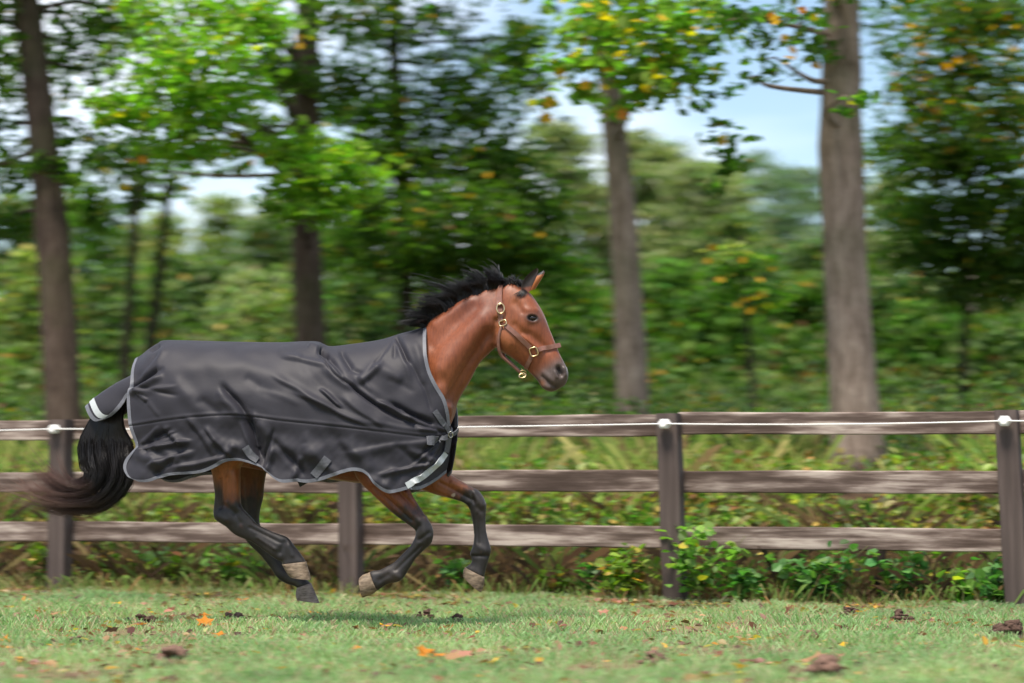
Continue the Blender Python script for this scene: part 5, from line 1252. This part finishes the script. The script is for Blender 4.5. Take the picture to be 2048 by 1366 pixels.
# dark surcingle end hanging below the hem
bs, bn = hit(634, 945, bvh_rug, .006)
e_ = L(597, 966, -.20)
pts = np.linspace(bs, e_, 10); ribbon(None, .046, None, 'surcingle', simple('surcingle_web', (.022, .024, .024), .7, .25, .2, 60), rug, pts3=(pts, np.tile(bn, (10, 1))))
def ring_obj(px, py, rx, ry, rad, m, parent, name, bvh, off=.01, rot=0.0, squar=2.0, P0=None, N0=None):
    p, nm = hit(px, py, bvh, off) if P0 is None else (P0, N0)
    z = Vector(nm); xax = Vector((1, 0, 0)); xax = (xax - z * xax.dot(z)).normalized(); yax = z.cross(xax)
    th = np.linspace(0, 2 * np.pi, 33)
    c_, s_ = np.cos(th + rot), np.sin(th + rot); q_ = lambda a: np.sign(a) * np.abs(a) ** (2 / squar)
    u, v_ = q_(np.cos(th)) * rx / PXM, q_(np.sin(th)) * ry / PXM
    u, v_ = u * math.cos(rot) - v_ * math.sin(rot), u * math.sin(rot) + v_ * math.cos(rot)
    path = p + u[:, None] * np.array(xax) + v_[:, None] * np.array(yax)
    vv, ff = tube(path, rad, 8, cap=False)
    return new_obj(name, np_mesh(name, vv, ff, m), parent)
ring_obj(900, 868, 4, 6, .0032, m_steel, rug, 'buckle', bvh_rug, .018)
ring_obj(905, 862, 3, 7, .0032, m_steel, rug, 'buckle', bvh_rug, .018)
bp_, bn_ = hit(898, 868, bvh_rug, .02)
pts = np.array([bp_, bp_ + [.02, .03, .012], bp_ + [.03, .07, .03]])
ribbon(None, .022, None, 'chest_strap', m_web, rug, pts3=(pts, np.tile(bn_, (3, 1))))
# tail flap over the dock
nf, ntf = 60, 40
ftop = catmull([(272, 742), (262, 751), (228, 769), (190, 795), (172, 813)], nf)
fbot = catmull([(268, 780), (254, 793), (248, 804), (237, 818), (222, 831), (207, 839)], nf)
fs, ft = np.meshgrid(np.linspace(0, 1, nf), np.linspace(0, 1, ntf), indexing='ij')
endc = catmull([(172, 813), (177, 826), (184, 837), (193, 842), (207, 839)], ntf); st = np.linspace(ftop[0], fbot[0], ntf)
Gf = (1 - ft[..., None]) * ftop[:, None] + ft[..., None] * fbot[:, None] + (1 - fs[..., None]) * st[None] + fs[..., None] * endc[None] \
    - ((1 - fs) * (1 - ft))[..., None] * ftop[0] - ((1 - fs) * ft)[..., None] * fbot[0] - (fs * (1 - ft))[..., None] * ftop[-1] - (fs * ft)[..., None] * fbot[-1]
Wf = (.11 - .03 * fs) * np.sqrt(np.clip(1 - (1 - ft) ** 2, 0, 1)) + .006 * np.sin(fs * 9 + ft * 3) * ft
A1 = L(Gf[..., 0], Gf[..., 1], -Wf); A2 = A1 * [1, -1, 1]
vf_, ff_ = merge([(A1.reshape(-1, 3), grid_faces(nf, ntf)), (A2.reshape(-1, 3), grid_faces(nf, ntf, True))])
flap = new_obj('tail_flap', np_mesh('tail_flap', vf_, ff_, m_rug), rug)
sm = flap.modifiers.new('thick', 'SOLIDIFY'); sm.thickness = .004; sm.offset = 0
for Ak in (A1, A2):
    Nk = grid_normals(Ak)
    band(Ak[:, -1], unit(Ak[:, -4] - Ak[:, -1]), Nk[:, -1], .017, .0045, 'flap_binding', m_bind, flap)
    band(Ak[-1], unit(Ak[-4] - Ak[-1]), Nk[-1], .017, .0045, 'flap_binding', m_bind, flap)
    band(Ak[-7], unit(Ak[-11] - Ak[-7]), Nk[-7], .030, .0035, 'reflective_stripe', m_strip, flap)

# ================================================================== the halter
halter = empty('halter', (hx0, HORSE_Y, 0), HROT, 'brown leather halter with brass fittings on the horse\'s head', 'halter')
m_lea = simple('halter_leather', (.19, .088, .064), .42, .45, .25, 40, bmp=.1)
m_brass = simple('brass', (.62, .48, .27), .30, .5, .08, 30, metal=1.0)
hb = bvh_body
topc = L(np.array([1005.]), np.array([566.]), np.array([0.]))[0]
crown_x = (np.array([L(1004, 569, -.03), L(1006, 564, 0.)]), np.array([unit(np.array([0, -.7, .7])), [0, 0, 1.]]))
for mr in (False, True):
    ribbon([(1000, 612), (1000, 598), (1001, 585), (1002, 575)], .029, hb, 'crown_strap', m_lea, halter, extra=crown_x, mirror_=mr)
    ribbon([(1002, 645), (1001, 632), (1000, 618)], .025, hb, 'crown_strap', m_lea, halter, mirror_=mr)
    ribbon([(1011, 650), (1025, 662), (1042, 677), (1061, 695)], .024, hb, 'cheek_strap', m_lea, halter, mirror_=mr)
    nx = (np.array([L(1117, 691, -.022), L(1120.5, 690, 0.)]), np.array([unit(np.array([.75, -.65, .1])), unit(np.array([1, 0, .3]))]))
    ribbon([(1071, 701), (1082, 698), (1095, 695), (1108, 692.5)], .024, hb, 'noseband', m_lea, halter, extra=nx, mirror_=mr)
    ribbon([(1064, 709), (1060, 719), (1055, 730), (1051, 740)], .022, hb, 'chin_strap', m_lea, halter, mirror_=mr)
tp = L(np.array([1003., 999, 997, 998, 1003, 1012, 1026, 1040]), np.array([653., 667, 684, 701, 712, 720, 732, 745]), np.array([-.088, -.09, -.085, -.075, -.06, -.045, -.03, -.012]))
vv, ff = tube(catmull(tp, 30), .0085, 8); new_obj('throat_strap', np_mesh('throat_strap', vv, ff, m_lea), halter)
vv, ff = tube(catmull(tp * [1, -1, 1], 30), .0085, 8); new_obj('throat_strap', np_mesh('throat_strap', vv, ff, m_lea), halter)
ring_obj(1001, 618, 7.5, 10, .0042, m_brass, halter, 'buckle', hb, .014, .05)
ring_obj(1007, 647, 7.5, 5.5, .0034, m_brass, halter, 'ring', hb, .012, .3, 3.0)
ring_obj(1067.5, 703, 7.5, 8.5, .0036, m_brass, halter, 'ring', hb, .013, .3, 4.0)
p0 = L(1045, 751, -.02); ring_obj(0, 0, 7, 4.5, .0036, m_brass, halter, 'ring', hb, P0=p0, N0=np.array([0.2, -1, .3]) / 1.06, rot=.4)
p0 = L(1046, 745, -.01); ring_obj(0, 0, 6, 4.5, .0036, m_brass, halter, 'ring', hb, P0=p0, N0=np.array([0.2, -1, -.3]) / 1.06, rot=-.2)
